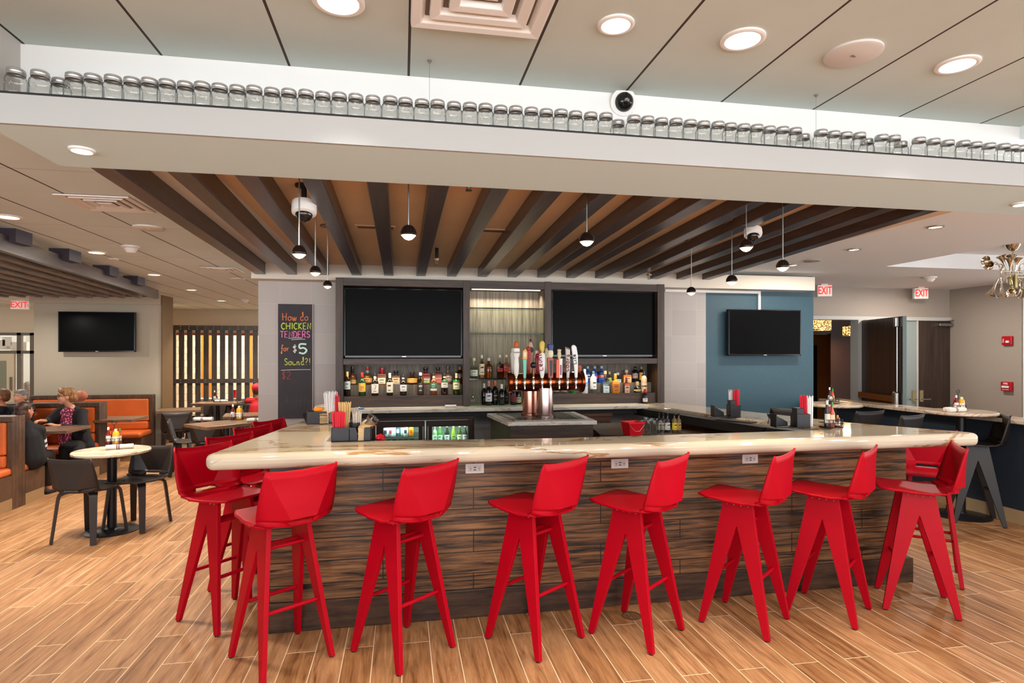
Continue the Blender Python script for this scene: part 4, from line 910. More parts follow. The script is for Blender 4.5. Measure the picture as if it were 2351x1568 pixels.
taps = [  # px at the tap, top py, kind, colours
 (1184, 783, 'ornate', 'e8e2d8', 'c9581c', 'Modelo'), (1203, 799, 'paddle', '5fc2a8', 'e0a24a', None), (1223, 831, 'ball', '3a2a22', '1a1614', None), (1243, 783, 'boat', 'e9e6e2', 'd8b94a', 'Leinie'),
 (1262, 790, 'tower', 'a0351f', 'e8dcb8', None), (1282, 801, 'twin', 'e2511d', 'e6ded2', None), (1301, 796, 'blade', 'c3bab0', '6a1820', 'Coors'), (1320, 792, 'horn', 'eceae8', 'dddad6', 'Lite')]
for px, tp, kind, c1, c2, txt in taps:
    x = YW(px, 870, TY - .1)[0]; yf = TY - rr
    zt1 = YW(px, tp, yf - .05)[2]
    f = ob('faucet', MB().tube([(x, yf + .01, tz + .005), (x, yf - .045, tz + .005)], .010, 10).lathe([(.011, tz - .02), (.013, tz + .0), (.012, tz + .02), (.007, tz + .03), (.006, tz + .045)], 12, c=(x, yf - .048, 0)).tube([(x, yf - .048, tz - .015), (x, yf - .055, tz - .035), (x, yf - .053, tz - .055)], .006, 8), M['chrome'], tw, smooth=45)
    zb0 = tz + .04; hh = zt1 - zb0; c = (x, yf - .048, zb0); m1, m2 = plain('tap_' + c1, c1, .3), plain('tap_' + c2, c2, .3)
    ob('ferrule', MB().lathe([(.008, -.004), (.010, .006), (.007, .02)], 12, c=c), plain('gold_ferrule', 'd9c08a', .25, .9), tw, smooth=45)
    Tb = Matrix.Translation(c)
    if kind == 'ornate':
        h_ = ob('tap_handle', MB().lathe([(.008, .01), (.020, hh * .12), (.024, hh * .35), (.019, hh * .55), (.030, hh * .62), (.030, hh * .80), (.012, hh * .82)], 14, Tb, sy=.6), m1, tw, smooth=40)
        ob('finial', MB().ball((0, 0, hh * .9), (.020, .016, hh * .10), 8, 6, Tb), m2, h_)
    elif kind == 'paddle':
        h_ = ob('tap_handle', MB().prism([(-.010, .0), (.010, .0), (.016, hh * .62), (-.016, hh * .62)], -.012, .012, 'y', Tb), m1, tw, bev=.003)
        ob('finial', MB().prism([(-.018, hh * .62), (.018, hh * .62), (.022, hh * .86), (.008, hh * .98), (-.018, hh * .9)], -.012, .012, 'y', Tb), m2, h_, bev=.003)
        ob('crest', MB().prism([(-.010, hh * .72), (.010, hh * .70), (.010, hh * .86), (-.010, hh * .86)], -.0145, -.012, 'y', Tb), plain('crest_white', 'e8e4d4', .5), h_)
    elif kind == 'ball':
        h_ = ob('tap_handle', MB().lathe([(.008, .0), (.012, hh * .3), (.010, hh * .62)], 12, Tb), plain('tap_copper', '7a3f28', .3, .8), tw, smooth=40)
        ob('finial', MB().ball((0, 0, hh * .80), (.027, .02, hh * .2), 14, 8, Tb), m2, h_, smooth=60)
    elif kind == 'boat':
        h_ = ob('tap_handle', MB().lathe([(.012, .0), (.022, hh * .15), (.030, hh * .4), (.026, hh * .62), (.018, hh * .68)], 14, Tb, sy=.5), m1, tw, smooth=40)
        ob('finial', MB().lathe([(.010, hh * .67), (.022, hh * .8), (.024, hh * .93), (.012, hh), (.001, hh)], 12, Tb, sy=.45, cap=False), m2, h_, smooth=40)
    elif kind == 'tower':
        h_ = ob('tap_handle', MB().prism([(-.020, 0), (.020, 0), (.022, hh * .6), (-.028, hh * .6)], -.014, .014, 'y', Tb), m1, tw, bev=.003)
        ob('side_plate', MB().prism([(-.006, hh * .06), (.010, hh * .06), (.016, hh * .52), (-.010, hh * .52)], -.017, -.014, 'y', Tb), plain('tap_black', '221a1a', .4), h_)
        ob('finial', MB().ball((0, 0, hh * .72), (.026, .02, hh * .15), 12, 8, Tb), m2, h_, smooth=60)
        ob('crown', MB().lathe([(.024, hh * .82), (.028, hh * .98), (.022, hh)], 8, Tb), plain('tap_blue', '3a4680', .4), h_)
    elif kind == 'twin':
        h_ = ob('tap_handle', MB().prism([(-.028, .0), (-.004, .0), (-.004, hh * .66), (-.028, hh * .62)], -.014, .010, 'y', Tb), m1, tw, bev=.002)
        ob('side_plate', MB().prism([(-.003, .0), (.024, .0), (.026, hh * .68), (-.003, hh * .66)], -.012, .012, 'y', Tb), m2, h_, bev=.002)
        ob('stripe', MB().prism([(.005, hh * .1), (.017, hh * .1), (.018, hh * .45), (.005, hh * .45)], -.0145, -.012, 'y', Tb), plain('tap_magenta', 'a03468', .4), h_)
        ob('finial', MB().lathe([(.010, hh * .66), (.020, hh * .78), (.014, hh * .9), (.020, hh * .97), (.006, hh)], 10, Tb, sy=.7), plain('tap_dog', 'd8c49a', .5), h_, smooth=50)
    elif kind == 'blade':
        h_ = ob('tap_handle', MB().prism([(-.008, .0), (.012, .0), (.020, hh * .3), (.020, hh * .94), (-.020, hh), (-.014, hh * .5)], -.012, .012, 'y', Tb), m1, tw, bev=.003)
        ob('cap', MB().prism([(-.020, hh * 1.0), (.020, hh * .94), (.020, hh * .89), (-.019, hh * .95)], -.013, .013, 'y', Tb), m2, h_)
    else:
        h_ = ob('tap_handle', MB().strip([(x + .002, yf - .048, zb0), (x, yf - .048, zb0 + hh * .35), (x - .008, yf - .048, zb0 + hh * .7), (x - .018, yf - .048, zb0 + hh * .93), (x - .022, yf - .048, zb0 + hh)], (1, 0, 0), [.022, .036, .048, .046, .022], .02), m1, tw, bev=.006)
    if txt:
        mb = MB(); sz = .034
        if kind == 'ornate': T2 = Matrix.Translation((x - .026, yf - .068, zb0 + hh * .68)); s_ = .052 / textw(txt)
        else: T2 = Matrix.Translation((x + (.004 if kind != 'horn' else .002), yf - .066, zb0 + hh * (.2 if kind != 'horn' else .42))) @ Matrix.Rotation(-PI / 2 - .12 * (1 if kind != 'blade' else -.6), 4, 'Y'); s_ = hh * (.55 if kind != 'horn' else .3) / textw(txt)
        write(mb, txt, T2, s_, s_ * .16); ob('lettering', mb, plain('tap_text', '8a1a24' if kind in ('boat', 'blade') else '1e2030', .5), h_)
for px, tp, c1, yo in ((1178, 800, 'cfcabf', .26), (1213, 796, 'c0341f', .24), (1218, 781, 'c9a58a', .27), (1234, 812, 'a01828', .24), (1255, 800, 'd8cfa8', .26), (1232, 805, 'e0d8c8', .28), (1330, 838, 'b5603a', .24)):
    y = TY + yo; x = YW(px, 860, y)[0]; z1 = YW(px, tp, y)[2]; z0 = tz + .05
    h_ = ob('tap_handle', MB().lathe([(.008, z0), (.014, z0 + .03), (.022, z0 + (z1 - z0) * .6), (.026, z0 + (z1 - z0) * .78), (.012, z1 - .02)], 12, c=(x, y, 0), sy=.5), plain('tap_' + c1, c1, .3), tw, smooth=40)
    if tp == 781:
        ob('medallion', MB().lathe([(.026, -.004), (.026, .004)], 16, Matrix.Translation((x, y - .02, z0 + (z1 - z0) * .72)) @ Matrix.Rotation(PI / 2, 4, 'X')), plain('tap_black2', '201a1a', .4), h_)
        sp_ = MB()
        for k in range(8): a = PI * 2 * k / 8; sp_.prism([(math.cos(a) * .022, math.sin(a) * .022), (math.cos(a + 1.9) * .006, math.sin(a + 1.9) * .006), (math.cos(a - 1.9) * .006, math.sin(a - 1.9) * .006)], -.006, .006, 'y', Matrix.Translation((x, y, z1)))
        ob('star_finial', sp_, plain('tap_maroon', '8a1a28', .4), h_)
    else: ob('finial', MB().ball((x, y, z1 - .018), (.020, .012, .022), 10, 6), plain('tapb_' + c1, c1, .3), h_, smooth=60)
# ---------------------------------------------------------------- coolers
fy_ = 5.80
def fx(px): return YW(px, 980, fy_)[0]
def fz(py, px=960): return YW(px, py, fy_)[2]
fr = thing('bottle_cooler', 'dark two door glass fronted cooler under the marble back counter', 'cooler')
fx0, fx1 = fx(838), fx(1089)
fdark = plain('cooler_bronze', '3a2c26', .38, .5); fblk = plain('cooler_inside', '15171a', .5)
zt0 = fz(957); zd0 = fz(966)
ob('top_panel', MB().box(fx0, fx1, fy_ - .01, 6.28, zd0 + .004, zt0), fdark, fr, bev=.003)
ob('back_panel', MB().box(fx0, fx1, 6.22, 6.28, .2, zd0), plain('cooler_back_glow', 'aebdb8', .5, emit='dff2ea', es=.25), fr)  # back panel given a faint glow to brighten the contents
ob('side_panel', MB().box(fx0, fx0 + .02, fy_ + .01, 6.22, .1, zd0), fdark, fr); ob('side_panel', MB().box(fx1 - .02, fx1, fy_ + .01, 6.22, .1, zd0), fdark, fr)
ob('grille', MB().box(fx(838), fx(862), fy_ - .005, fy_ + .01, .1, zd0), fdark, fr)
for a, b, wa, wb in ((864, 975, 880, 961), (978, 1086, 992, 1075)):
    dm = MB(); x0, x1, u0, u1 = fx(a), fx(b), fx(wa), fx(wb); zw = fz(980)
    dm.box(x0, x1, fy_ - .02, fy_, zw, zd0).box(x0, u0, fy_ - .02, fy_, .15, zw).box(u1, x1, fy_ - .02, fy_, .15, zw).box(u0, u1, fy_ - .02, fy_, .15, .25)
    d = ob('door', dm, fdark, fr, bev=.003)
    ob('pane', MB().box(u0, u1, fy_ - .012, fy_ - .008, .25, zw), M['shelf_glass'], d)
    hp = fx(971) if a == 864 else fx(982)
    ob('handle', MB().box(hp - .008, hp + .008, fy_ - .045, fy_ - .02, .45, fz(978)), M['steel'], d, bev=.003)
sh_z = fz(1004); 
ob('wire_shelf', MB().box(fx(866), fx(974), 5.86, 6.2, sh_z - .008, sh_z - .002), M['steel'], fr)
ob('floor_shelf', MB().box(fx(866), fx(1084), 5.86, 6.2, fz(1016) - .02, fz(1016) - .012), M['steel'], fr)
for px, c1, c2, tb, dy in ((886, 'd8dade', '3a3f58', 'first at the hinge side', 0), (897, 'e0dfe6', 'a03a48', 'second', 0), (903.5, 'bcd8e0', 'd8eef0', 'pale blue', .02), (914, '4a6f80', 'd0e4e8', 'slate blue', .05), (924, 'b8d4d4', 'e0eeee', 'pale teal half hidden', .06), (931.5, 'e8e2da', '2c3040', 'white with dark print', 0), (944, 'dd9a1c', 'c0481c', 'yellow and orange', 0)):
    x = YW(px, 990, 5.9 + dy)[0]; h_ = YW(px, 980.5, 5.9)[2] - sh_z + .02
    t = thing('drink_can', 'drink can behind the cooler glass: ' + tb + ' on the wire shelf', 'can', (x, 5.9 + dy, sh_z), 0, 'cans in the cooler')
    ob('can_body', MB().lathe([(.018, 0), (.0235, .008), (.0235, .085), (.018, .095)], 18), plain('can_' + c1, c1, .35, .0), t, smooth=40)
    ob('print', MB().grid([[(.0238 * math.cos(a), .0238 * math.sin(a), z) for a in [-2.3 + .15 * i for i in range(9)]] for z in (.03, .065)]), plain('canp_' + c2, c2, .4), t)
    ob('can_end', MB().lathe([(.018, .0955), (.001, .093)], 16, cap=False), M['steel'], t)
for k, (px, c1, lc, lab) in enumerate(((998, '7f9a7a', 'd2e4d0', 'clear with tall pale label, next to the door edge'), (1010, '3f7a34', 'b8e0c8', 'green with pale blue label'), (1026, '22301c', 'd0d8dc', 'dark with wide grey label'), (1041, '7a9438', '9ab45a', 'olive with green label'), (1055, '3a4a1c', 'e0e8c0', 'dark olive with cream label'), (1067.5, '30302a', 'd8dcda', 'dark with white label and pink band'))):
    x = YW(px, 995, 5.92)[0]; z0 = fz(1016); h_ = YW(px, 979, 5.92)[2] - z0 + .02
    bottle((x, 5.92, z0 - .011), .024, h_, 'beer' if k else 'spirit', c1, 'bottle behind the cooler glass: ' + lab, cap='d8d4c4', capz=.9, lab_c=lc, lab_z=(.05, .42), grp='bottles in the cooler', capr=.42)
for px, c1 in ((893, '5a9a5a'), (905, '3f8a58'), (920, 'a8d0cc'), (933, '8ab8b8'), (946, '6aa0a0')):
    x = YW(px, 1010, 5.92)[0]
    t = thing('drink_can', 'drink can on the lower cooler shelf, only its top showing', 'can', (x, 5.92, fz(1016) - .1), 0, 'cans on the lower cooler shelf')
    ob('can_body', MB().lathe([(.02, 0), (.024, .008), (.024, .105), (.018, .118)], 18), plain('can_' + c1, c1, .3, .3), t, smooth=40); ob('can_end', MB().lathe([(.018, .1185), (.001, .116)], 16, cap=False), M['steel'], t)
# vented cooler at the far end
cl = thing('compressor_cooler', 'brown vented cooler cabinet under the back counter behind the tap island', 'cooler')
c0, c1_ = YW(1296, 980, fy_)[0], YW(1403, 980, fy_)[0]
brn = plain('cooler_brown', '5a3a2c', .45, .3)
ob('body', MB().box(c0, c1_, fy_, 6.25, .1, YW(1350, 957, fy_)[2]), brn, cl, bev=.004)
ob('lid', MB().box(c0 - .01, c1_ + .01, fy_ - .02, 6.25, YW(1350, 957, fy_)[2], YW(1350, 949, fy_)[2]), brn, cl, bev=.004)
vz = [YW(1350, 967 + 3.1 * k, fy_)[2] for k in range(11)]; lv = MB()
for a, b in ((1366, 1374), (1376, 1386), (1388, 1397)):
    for z in vz: lv.box(YW(a, 980, fy_)[0], YW(b, 980, fy_)[0], fy_ - .004, fy_ + .001, z - .003, z + .003)
ob('louvre', lv, M['matte_black'], cl)
# underbar shelf of the far wing, bucket and glasses
sz_ = .93
ub = [Z(1408, 1001, sz_), Z(1720, 1001, sz_), (RI[1][0] - .1, RI[1][1]), (RI[2][0] - .1, RI[2][1]), (RI[3][0] - .2, 5.6), (RI[3][0] - .35, 5.6)]
ob('underbar_shelf', MB().prism([(1.62, 4.75), (2.35, 4.2), (2.62, 4.4), (RI[2][0] - .16, RI[2][1]), (RI[3][0] - .25, 5.5), (1.75, 5.5)], sz_ - .03, sz_), plain('underbar', '3a2c22', .4), label='dark underbar shelf below the far drip rail', cat='shelf')
def ubp(px, py): return Z(px, py, sz_)
x, y = ubp(1452, 999)
t = thing('red_bucket', 'square red plastic bucket on the underbar shelf', 'bucket', (x, y, sz_ + .001), .15)
s0, s1, hb = .055, .07, YW(1452, 968, y)[2] - sz_
ob('bucket_body', MB().add([(-s0, -s0, 0), (s0, -s0, 0), (s0, s0, 0), (-s0, s0, 0), (-s1, -s1, hb), (s1, -s1, hb), (s1, s1, hb), (-s1, s1, hb), (-s1 * .93, -s1 * .93, hb), (s1 * .93, -s1 * .93, hb), (s1 * .93, s1 * .93, hb), (-s1 * .93, s1 * .93, hb), (-s0 * .9, -s0 * .9, .006), (s0 * .9, -s0 * .9, .006), (s0 * .9, s0 * .9, .006), (-s0 * .9, s0 * .9, .006)],
   [(3, 2, 1, 0), (12, 13, 14, 15)] + [(a + i, a + (i + 1) % 4, a + 4 + (i + 1) % 4, a + 4 + i) for a in (0, 4, 8) for i in range(4)]), plain('red_plastic', 'd01020', .35), t, bev=.005)
ob('rim', MB().box(-s1 - .004, s1 + .004, -s1 - .004, -s1, hb - .012, hb).box(-s1 - .004, s1 + .004, s1, s1 + .004, hb - .012, hb).box(-s1 - .004, -s1, -s1, s1, hb - .012, hb).box(s1, s1 + .004, -s1, s1, hb - .012, hb), plain('red_rim', 'd81828', .35), t)
ob('wire_handle', MB().tube([(-s1, -s1 - .004, hb - .02), (-.02, -s1 - .008, hb * .35), (.02, -s1 - .008, hb * .36), (s1, -s1 - .004, hb - .02)], .002, 6), M['steel'], t)
gi = 0
tg = None
for px, py in ((1476, 998), (1483, 990), (1489, 999), (1497, 992), (1503, 999), (1511, 993), (1518, 999), (1494, 996)):
    x, y = ubp(px, py)
    if tg is None:
        tg = thing('drinking_glass', 'tall clear drinking glass standing among others on the underbar shelf', 'glass', (x, y, sz_ + .001), 0, 'glasses on the underbar shelf')
        ob('wall', MB().lathe([(.001, .004), (.022, .003), (.026, .004), (.034, .115), (.032, .115), (.024, .012), (.001, .012)], 16, cap=False), M['jar_glass'], tg, smooth=45)
    else: dup(tg, (x, y, sz_ + .001), px * .1)
for px, c1, lc, lab in ((1537, '2a1c18', 'c9c0b0', 'dark one beside the glasses'), (1547, '2a3040', 'd0d4d8', 'blue grey one'), (1563, '6a5a38', 'e0c83a', 'with yellow label'), (1573, '6a5238', 'b0905a', 'tan one'), (1527, '1a1616', 'd8d0c4', 'black one nearest the glasses')):
    x, y = ubp(px, 996); bottle((x, y + .12, sz_ + .001), .022, .16, 'spirit', c1, 'short bottle on the underbar shelf under the drip rail, ' + lab, lab_c=lc, lab_z=(.12, .5), grp='bottles on the underbar shelf')
# ================================================================ stools and chairs
def interp(st, n):
    out = []
    for i in range(len(st) - 1):
        p0 = st[max(i - 1, 0)]; p1 = st[i]; p2 = st[i + 1]; p3 = st[min(i + 2, len(st) - 1)]
        for k in range(n):
            t = k / n
            out.append(tuple(.5 * (2 * p1[d] + (p2[d] - p1[d]) * t + (2 * p0[d] - 5 * p1[d] + 4 * p2[d] - p3[d]) * t * t + (3 * p1[d] - p0[d] - 3 * p2[d] + p3[d]) * t ** 3) for d in range(len(p1))))
    out.append(st[-1]); return out
def shell_mesh(dz=0.0, bh=0.0):
    # y, z, half width, half width of the flat middle, forward fold of the wings, wing lift
    st = [(.225, .757, .150, .12, 0, 0), (.16, .752, .180, .13, 0, 0), (.05, .744, .192, .13, 0, .0), (-.06, .737, .198, .10, 0, .004), (-.150, .735, .200, .072, .012, .016), (-.212, .746, .201, .066, .056, .026),
          (-.240, .785, .205, .068, .080, .016)]
    rows = []
    R = interp(st, 3); p = R[-1]; q_ = (-.222, 1.020 + bh, .188, .182, .0, .006)
    R += [tuple(p[d] + (q_[d] - p[d]) * k / 6 + (.006 * math.sin(PI * k / 6) if d == 2 else 0) - (.010 * max(0, k / 6 - .6) ** 2 * 6 if d == 0 else 0) for d in range(6)) for k in range(1, 7)]
    for (y, z, hw, cr, wf, wl) in R:
        xs_ = [-hw, -(hw * .66 + cr * .34), -(hw * .33 + cr * .67), -cr, -cr * .5, 0, cr * .5, cr, hw * .33 + cr * .67, hw * .66 + cr * .34, hw]
        row = []
        for x in xs_:
            a = max(0, (abs(x) - cr) / max(hw - cr, .001))
            row.append((x, y + wf * a, z + dz + wl * a * a + (.010 * (abs(x) / hw) ** 2 if z > .95 else 0)))
        rows.append(row)
    i0 = next(i for i, r in enumerate(R) if r[0] < -.175)
    return MB().grid(rows, skip=lambda j, k: i0 <= j <= i0 + 1 and 3 <= k <= 6)
def stool(name, label, m, loc, rz, grp):
    t = thing(name, label, 'bar stool', loc, rz, grp)
    sh = ob('seat_shell', shell_mesh(), m, t, smooth=17, solid=.012)
    rv = MB()
    for s in (-1, 1):
        sp = (.185 - .105) / .73
        Mx = Matrix(((1, 0, -s * sp, s * .185), (0, 1, 0, 0), (0, 0, 1, 0), (0, 0, 0, 1)))
        poly = [(-.086, .732), (-.205, .006), (-.172, .006), (-.002, .592), (.002, .592), (.172, .006), (.205, .006), (.086, .732)]
        ob('leg_frame', MB().prism(poly, -.0125, .0125, 'x', Mx), m, t, bev=.004)
        for y in (-.187, .187): ob('foot_glide', MB().lathe([(.013, 0), (.013, .007)], 10, c=(s * .185, y, 0)), M['matte_black'], t)
        for k in range(4): rv.ball((s * (.105 + .014), -.06 + .04 * k, .715), .0045, 8, 5)
    ob('rivet', rv, M['steel'], t)
    for y, z in ((.118, .30), (-.118, .30)):
        w = .185 - .1096 * z
        ob('stretcher', MB().tube([(-w, y, z), (w, y, z)], .0105, 10), m, t, smooth=50)
    for y in (.035, -.035):
        z = .60; w = .185 - .1096 * z
        ob('stretcher', MB().tube([(-w, y, z), (w, y, z)], .0105, 10), m, t, smooth=50)
    ob('seat_rail', MB().box(-.115, .115, -.09, .09, .724, .734), m, t)
    return t
fx_ = [(-.624, 3.318, 36), (.008, 3.284, 40), (.736, 3.28, 36), (1.33, 3.248, 39), (2.021, 3.266, 39), (2.615, 3.304, 38), (3.235, 3.29, 55)]
ORD = ['first from the end near the round dining table', 'second from the end near the round dining table', 'third along the bar front, between the two middle outlets side', 'middle one of the seven along the bar front', 'fifth along the bar front', 'sixth along the bar front, next to the last', 'last one at the pointed end of the bar top']
ORD[2] = 'third along the bar front, just before the second outlet'
st0 = None
G = 'red bar stools around the bar'
for (x, y, a), o in zip(fx_, ORD):
    lab = 'red moulded bar stool ' + o
    if st0 is None: st0 = stool('bar_stool', lab, M['red'], (x, y, 0), math.radians(a), G)
    else: dup(st0, (x, y, 0), math.radians(a), lab, G)
c8 = Vector((-1.05, 3.89)); d8 = Vector(Z(400, 1037, 1.04))
for i, (p, lab) in enumerate((((400, 1037), 'at the short side of the bar, nearest the round dining table'), ((478, 1010), 'at the short side of the bar, second from its front corner'), ((545, 987), 'at the short side of the bar, third from its front corner'), ((590, 970), 'at the short side of the bar, closest to the chalkboard'))):
    c = c8 + Vector(Z(p[0], p[1], 1.04)) - d8
    dup(st0, (c.x, c.y, 0), math.radians(-131 + i * 4), 'red moulded bar stool ' + lab, G)
b12 = Vector(Z(2130, 1084, .745))
dup(st0, (b12.x, b12.y, 0), math.radians(137), 'red moulded bar stool behind the last front stool, its hollow back facing the camera', G)
# black high stools at the half wall
a = Vector(Z(2226, 1168, 0)); b = Vector(Z(2315, 1213, 0)); f = (a - b).normalized(); n = Vector((-f.y, f.x))
if n.y < 0: n = -n
G2_ = 'black high stools by the half wall'
c = (a + b) / 2 + n * .17
c = Vector((5.40, 4.82)); f = Vector((-.8, .6))
k0 = stool('high_stool', 'black high stool cut by the picture edge beside the high round table', M['ebony'], (c.x, c.y, 0), math.atan2(-f.x, f.y), G2_)
for p, f, lab in (((2003, 941), (-.17, .98), 'black high stool behind the bar top, between the two high round tables'), ((2102, 950), (-.3, .95), 'black high stool beside the high table with the wrapped cutlery'), ((1815, 935), (.5, .85), 'black high stool half hidden behind the black bar caddy')):
    f = Vector(f).normalized(); c = Vector(Z(p[0], p[1], 1.04)) + f * .25
    dup(k0, (c.x, c.y, 0), math.atan2(-f.x, f.y), lab, G2_)
# dining chairs
def chair(label, loc, rz, grp):
    t = thing('dining_chair', label, 'chair', loc, rz, grp)
    ob('seat_shell', shell_mesh(-.305, .0), M['dark_seat'], t, smooth=17, solid=.012)
    for sx in (-1, 1):
        for sy in (-1, 1):
            P = smoothpath([(sx * .05, sy * .05, .424), (sx * .11, sy * .11, .424), (sx * .142, sy * .145, .41), (sx * .155, sy * .16, .375), (sx * .17, sy * .178, .2), (sx * .185, sy * .20, .004)], 4)
            side = Vector((-sy, sx, 0)) if True else 0
            ob('leg', MB().strip(P, (sx * -sy, 1 * 1.0, 0) if sx * sy > 0 else (1, 1, 0), [.078 - .034 * i / (len(P) - 1) for i in range(len(P))], .022), M['dark_seat'], t, bev=.003)
    ob('seat_plate', MB().box(-.09, .09, -.09, .09, .420, .434), M['matte_black'], t)
    return t
GC = 'dark dining chairs in the dining area'
ch0 = chair('dark moulded dining chair with its back to the camera at the small round table', (-2.66, 5.76, 0), math.radians(-14), GC)
x, y = Z(316, 1098, .45); dup(ch0, (x, y, 0), math.radians(166), 'dark moulded dining chair facing the small round table from its far side', GC)
for p, rz, lab in (((432, 1010), -75, 'dark dining chair seen side on at the near wooden table beside the red stools'), ((490, 1012), -10, 'dark dining chair with its back to the camera at the near wooden table'), ((430, 965), -70, 'dark dining chair between the narrow wall end and the slatted screen'), ((458, 952), 100, 'dark dining chair in front of the slatted screen boards'),
                   ((405, 985), 20, 'dark dining chair tucked at the table by the wall end'), ((570, 958), 10, 'dark dining chair below the person in the red cap'), ((525, 965), 160, 'dark dining chair under the far wooden table')):
    x, y = Z(p[0], p[1], .45); dup(ch0, (x, y, 0), math.radians(rz), lab, GC)
# ================================================================ tables
rt = thing('round_table', 'small round pale stone table between the two dark dining chairs', 'table', (*Z(257, 1033, .73), 0))
ob('table_top', MB().lathe([(.001, .70), (.29, .70), (.308, .708), (.308, .724), (.302, .73), (.001, .73)], 48, cap=False), M['ledge_stone'], rt, smooth=35)
ob('pedestal', MB().lathe([(.038, .02), (.038, .695)], 20), M['black'], rt, smooth=40)
ob('top_plate', MB().cbox((0, 0, .69), (.3, .3, .012)), M['black'], rt)
ob('base_plate', MB().lathe([(.215, 0), (.218, .008), (.20, .014), (.05, .03), (.04, .04)], 36), M['black'], rt, smooth=40)
def high_table(c, lab, zt=1.035, r=.30):
    t = thing('high_table', lab, 'table', (c[0], c[1], 0), 0, 'high round tables by the half wall')
    ob('table_top', MB().lathe([(.001, zt - .035), (r - .015, zt - .035), (r, zt - .025), (r, zt - .008), (r - .008, zt), (.001, zt)], 48, cap=False), M['ledge_stone'], t, smooth=35)
    ob('pedestal', MB().lathe([(.04, .02), (.04, zt - .04)], 20), M['black'], t, smooth=40)
    ob('top_plate', MB().cbox((0, 0, zt - .042), (.34, .34, .012)), M['black'], t)
    ob('base_plate', MB().lathe([(.25, 0), (.253, .008), (.235, .014), (.05, .03), (.045, .04)], 36), M['black'], t, smooth=40)
HT1 = Z(1912, 926, 1.035); HT2 = Z(2212, 1183, 0); HT2 = (HT2[0] - .03, HT2[1])
high_table(HT1, 'high round stone table in front of the orange lit hall')
high_table(HT2, 'high round stone table in front of the dark closed door')
def wood_table(c, rz, lab, s=(.62, .62)):
    t = thing('dining_table', lab, 'table', (c[0], c[1], 0), rz, 'wooden dining tables by the screen')
    ob('table_top', MB().box(-s[0] / 2, s[0] / 2, -s[1] / 2, s[1] / 2, .70, .74), M['table_wood'], t, bev=.005)
    ob('pedestal', MB().lathe([(.04, .02), (.04, .70)], 16), M['black'], t, smooth=40)
    ob('base_plate', MB().lathe([(.24, 0), (.24, .01), (.05, .03)], 28), M['black'], t, smooth=40)
WT = [(Z(520, 970, .74), .75, 'square wooden table nearest the red stools with ketchup and mustard', (.78, .55)), (Z(500, 923.5, .74), .0, 'wooden table in front of the slatted screen with cruets', (.75, .5)),
      (Z(411, 939, .74), .3, 'wooden table half hidden behind the narrow wall end', (.6, .5)), (Z(585, 950, .74), .2, 'wooden table near the person in the red cap', (.8, .5))]
for c, rz, lab, s in WT: wood_table(c, rz, lab, s)
# ================================================================ slatted screen
y_s = 12.2
sc = thing('slatted_screen', 'dark wooden slatted screen in front of the kitchen', 'screen')
zt_, zm = YW(490, 748, y_s)[2], YW(490, 874.5, y_s)[2]
x0, x1 = YW(372, 800, y_s)[0], YW(640, 800, y_s)[0]
for k in range(13):
    x = YW(397.5 + 18.83 * k, 800, y_s)[0]
    ob('board', MB().box(x - .044, x + .044, y_s, y_s + .03, .02, zt_ - .01), M['screen_wood'], sc)
for z, h in ((zt_ - .04, .045), (zm, .04), (.14, .04)): ob('rail', MB().box(x0, x1, y_s - .035, y_s, z - h, z + h), M['screen_wood'], sc)
bl = MB()
for k in range(13):
    x = YW(397.5 + 18.83 * k, 800, y_s)[0]
    for z in (zt_ - .04, zm):
        for dz in (-.024, .018): bl.ball((x, y_s - .036, z + dz), .011, 8, 5)
ob('bolt', bl, M['steel'], sc)
# ================================================================ booths
EX = -3.92
def xy(px): return XW(px, 1000, EX)[1]
def bench(yb, face, lab, ztop, L=1.7, depth=.47, xe=EX, grp='orange upholstered booth benches'):
    t = thing('booth_bench', lab, 'booth bench', (xe - L / 2, yb, 0), 0 if face > 0 else PI, grp)
    e = 1 if face > 0 else -1
    ob('back_frame', MB().box(-L / 2, L / 2, -.052, .0, .0, ztop).box(-L / 2, L / 2, .001, .055, ztop - .055, ztop).box(L / 2 - .05, L / 2, .001, .055, .0, ztop - .056).box(-L / 2, -L / 2 + .05, .001, .055, .0, ztop - .056), M['booth_wood'], t, bev=.004)
    ob('back_cushion', MB().box(-L / 2 + .055, L / 2 - .055, 0, .075, .56, ztop - .06), M['orange_vinyl'], t, bev=.02, seg=3)
    ob('lower_cushion', MB().box(-L / 2 + .055, L / 2 - .055, 0, .085, .43, .555), M['orange_vinyl'], t, bev=.025, seg=3)
    ob('seat_cushion', MB().box(-L / 2 + .01, L / 2 - .01, .0, depth, .345, .43), M['orange_vinyl'], t, bev=.035, seg=4)
    ob('seat_base', MB().box(-L / 2, L / 2 + .002, .056, depth - .03, .121, .35), M['booth_wood'], t, bev=.004)
    ob('kick_plate', MB().box(-L / 2 + .0, L / 2 + .004, .056, depth - .05, 0, .12), M['kick'], t)
    return t
yd1 = xy(36); yd2 = xy(233); ydD = 10.17
bench(yd1 - .0, -1, 'orange booth bench cut by the picture edge, facing away from the seated pair', .955)
bench(yd1 + .105, 1, 'orange booth bench where the person in the black shirt sits', .955, depth=xy(106) - yd1 - .1)
bench(yd2 - .0, -1, 'orange booth bench behind the person with glasses', .955)
bench(yd2 + .105, 1, 'orange booth bench backing on to the one with the person in glasses', .955)
bench(ydD, -1, 'orange booth bench along the greige wall under the TV', .965, xe=XW(352, 1000, -3.8)[0])
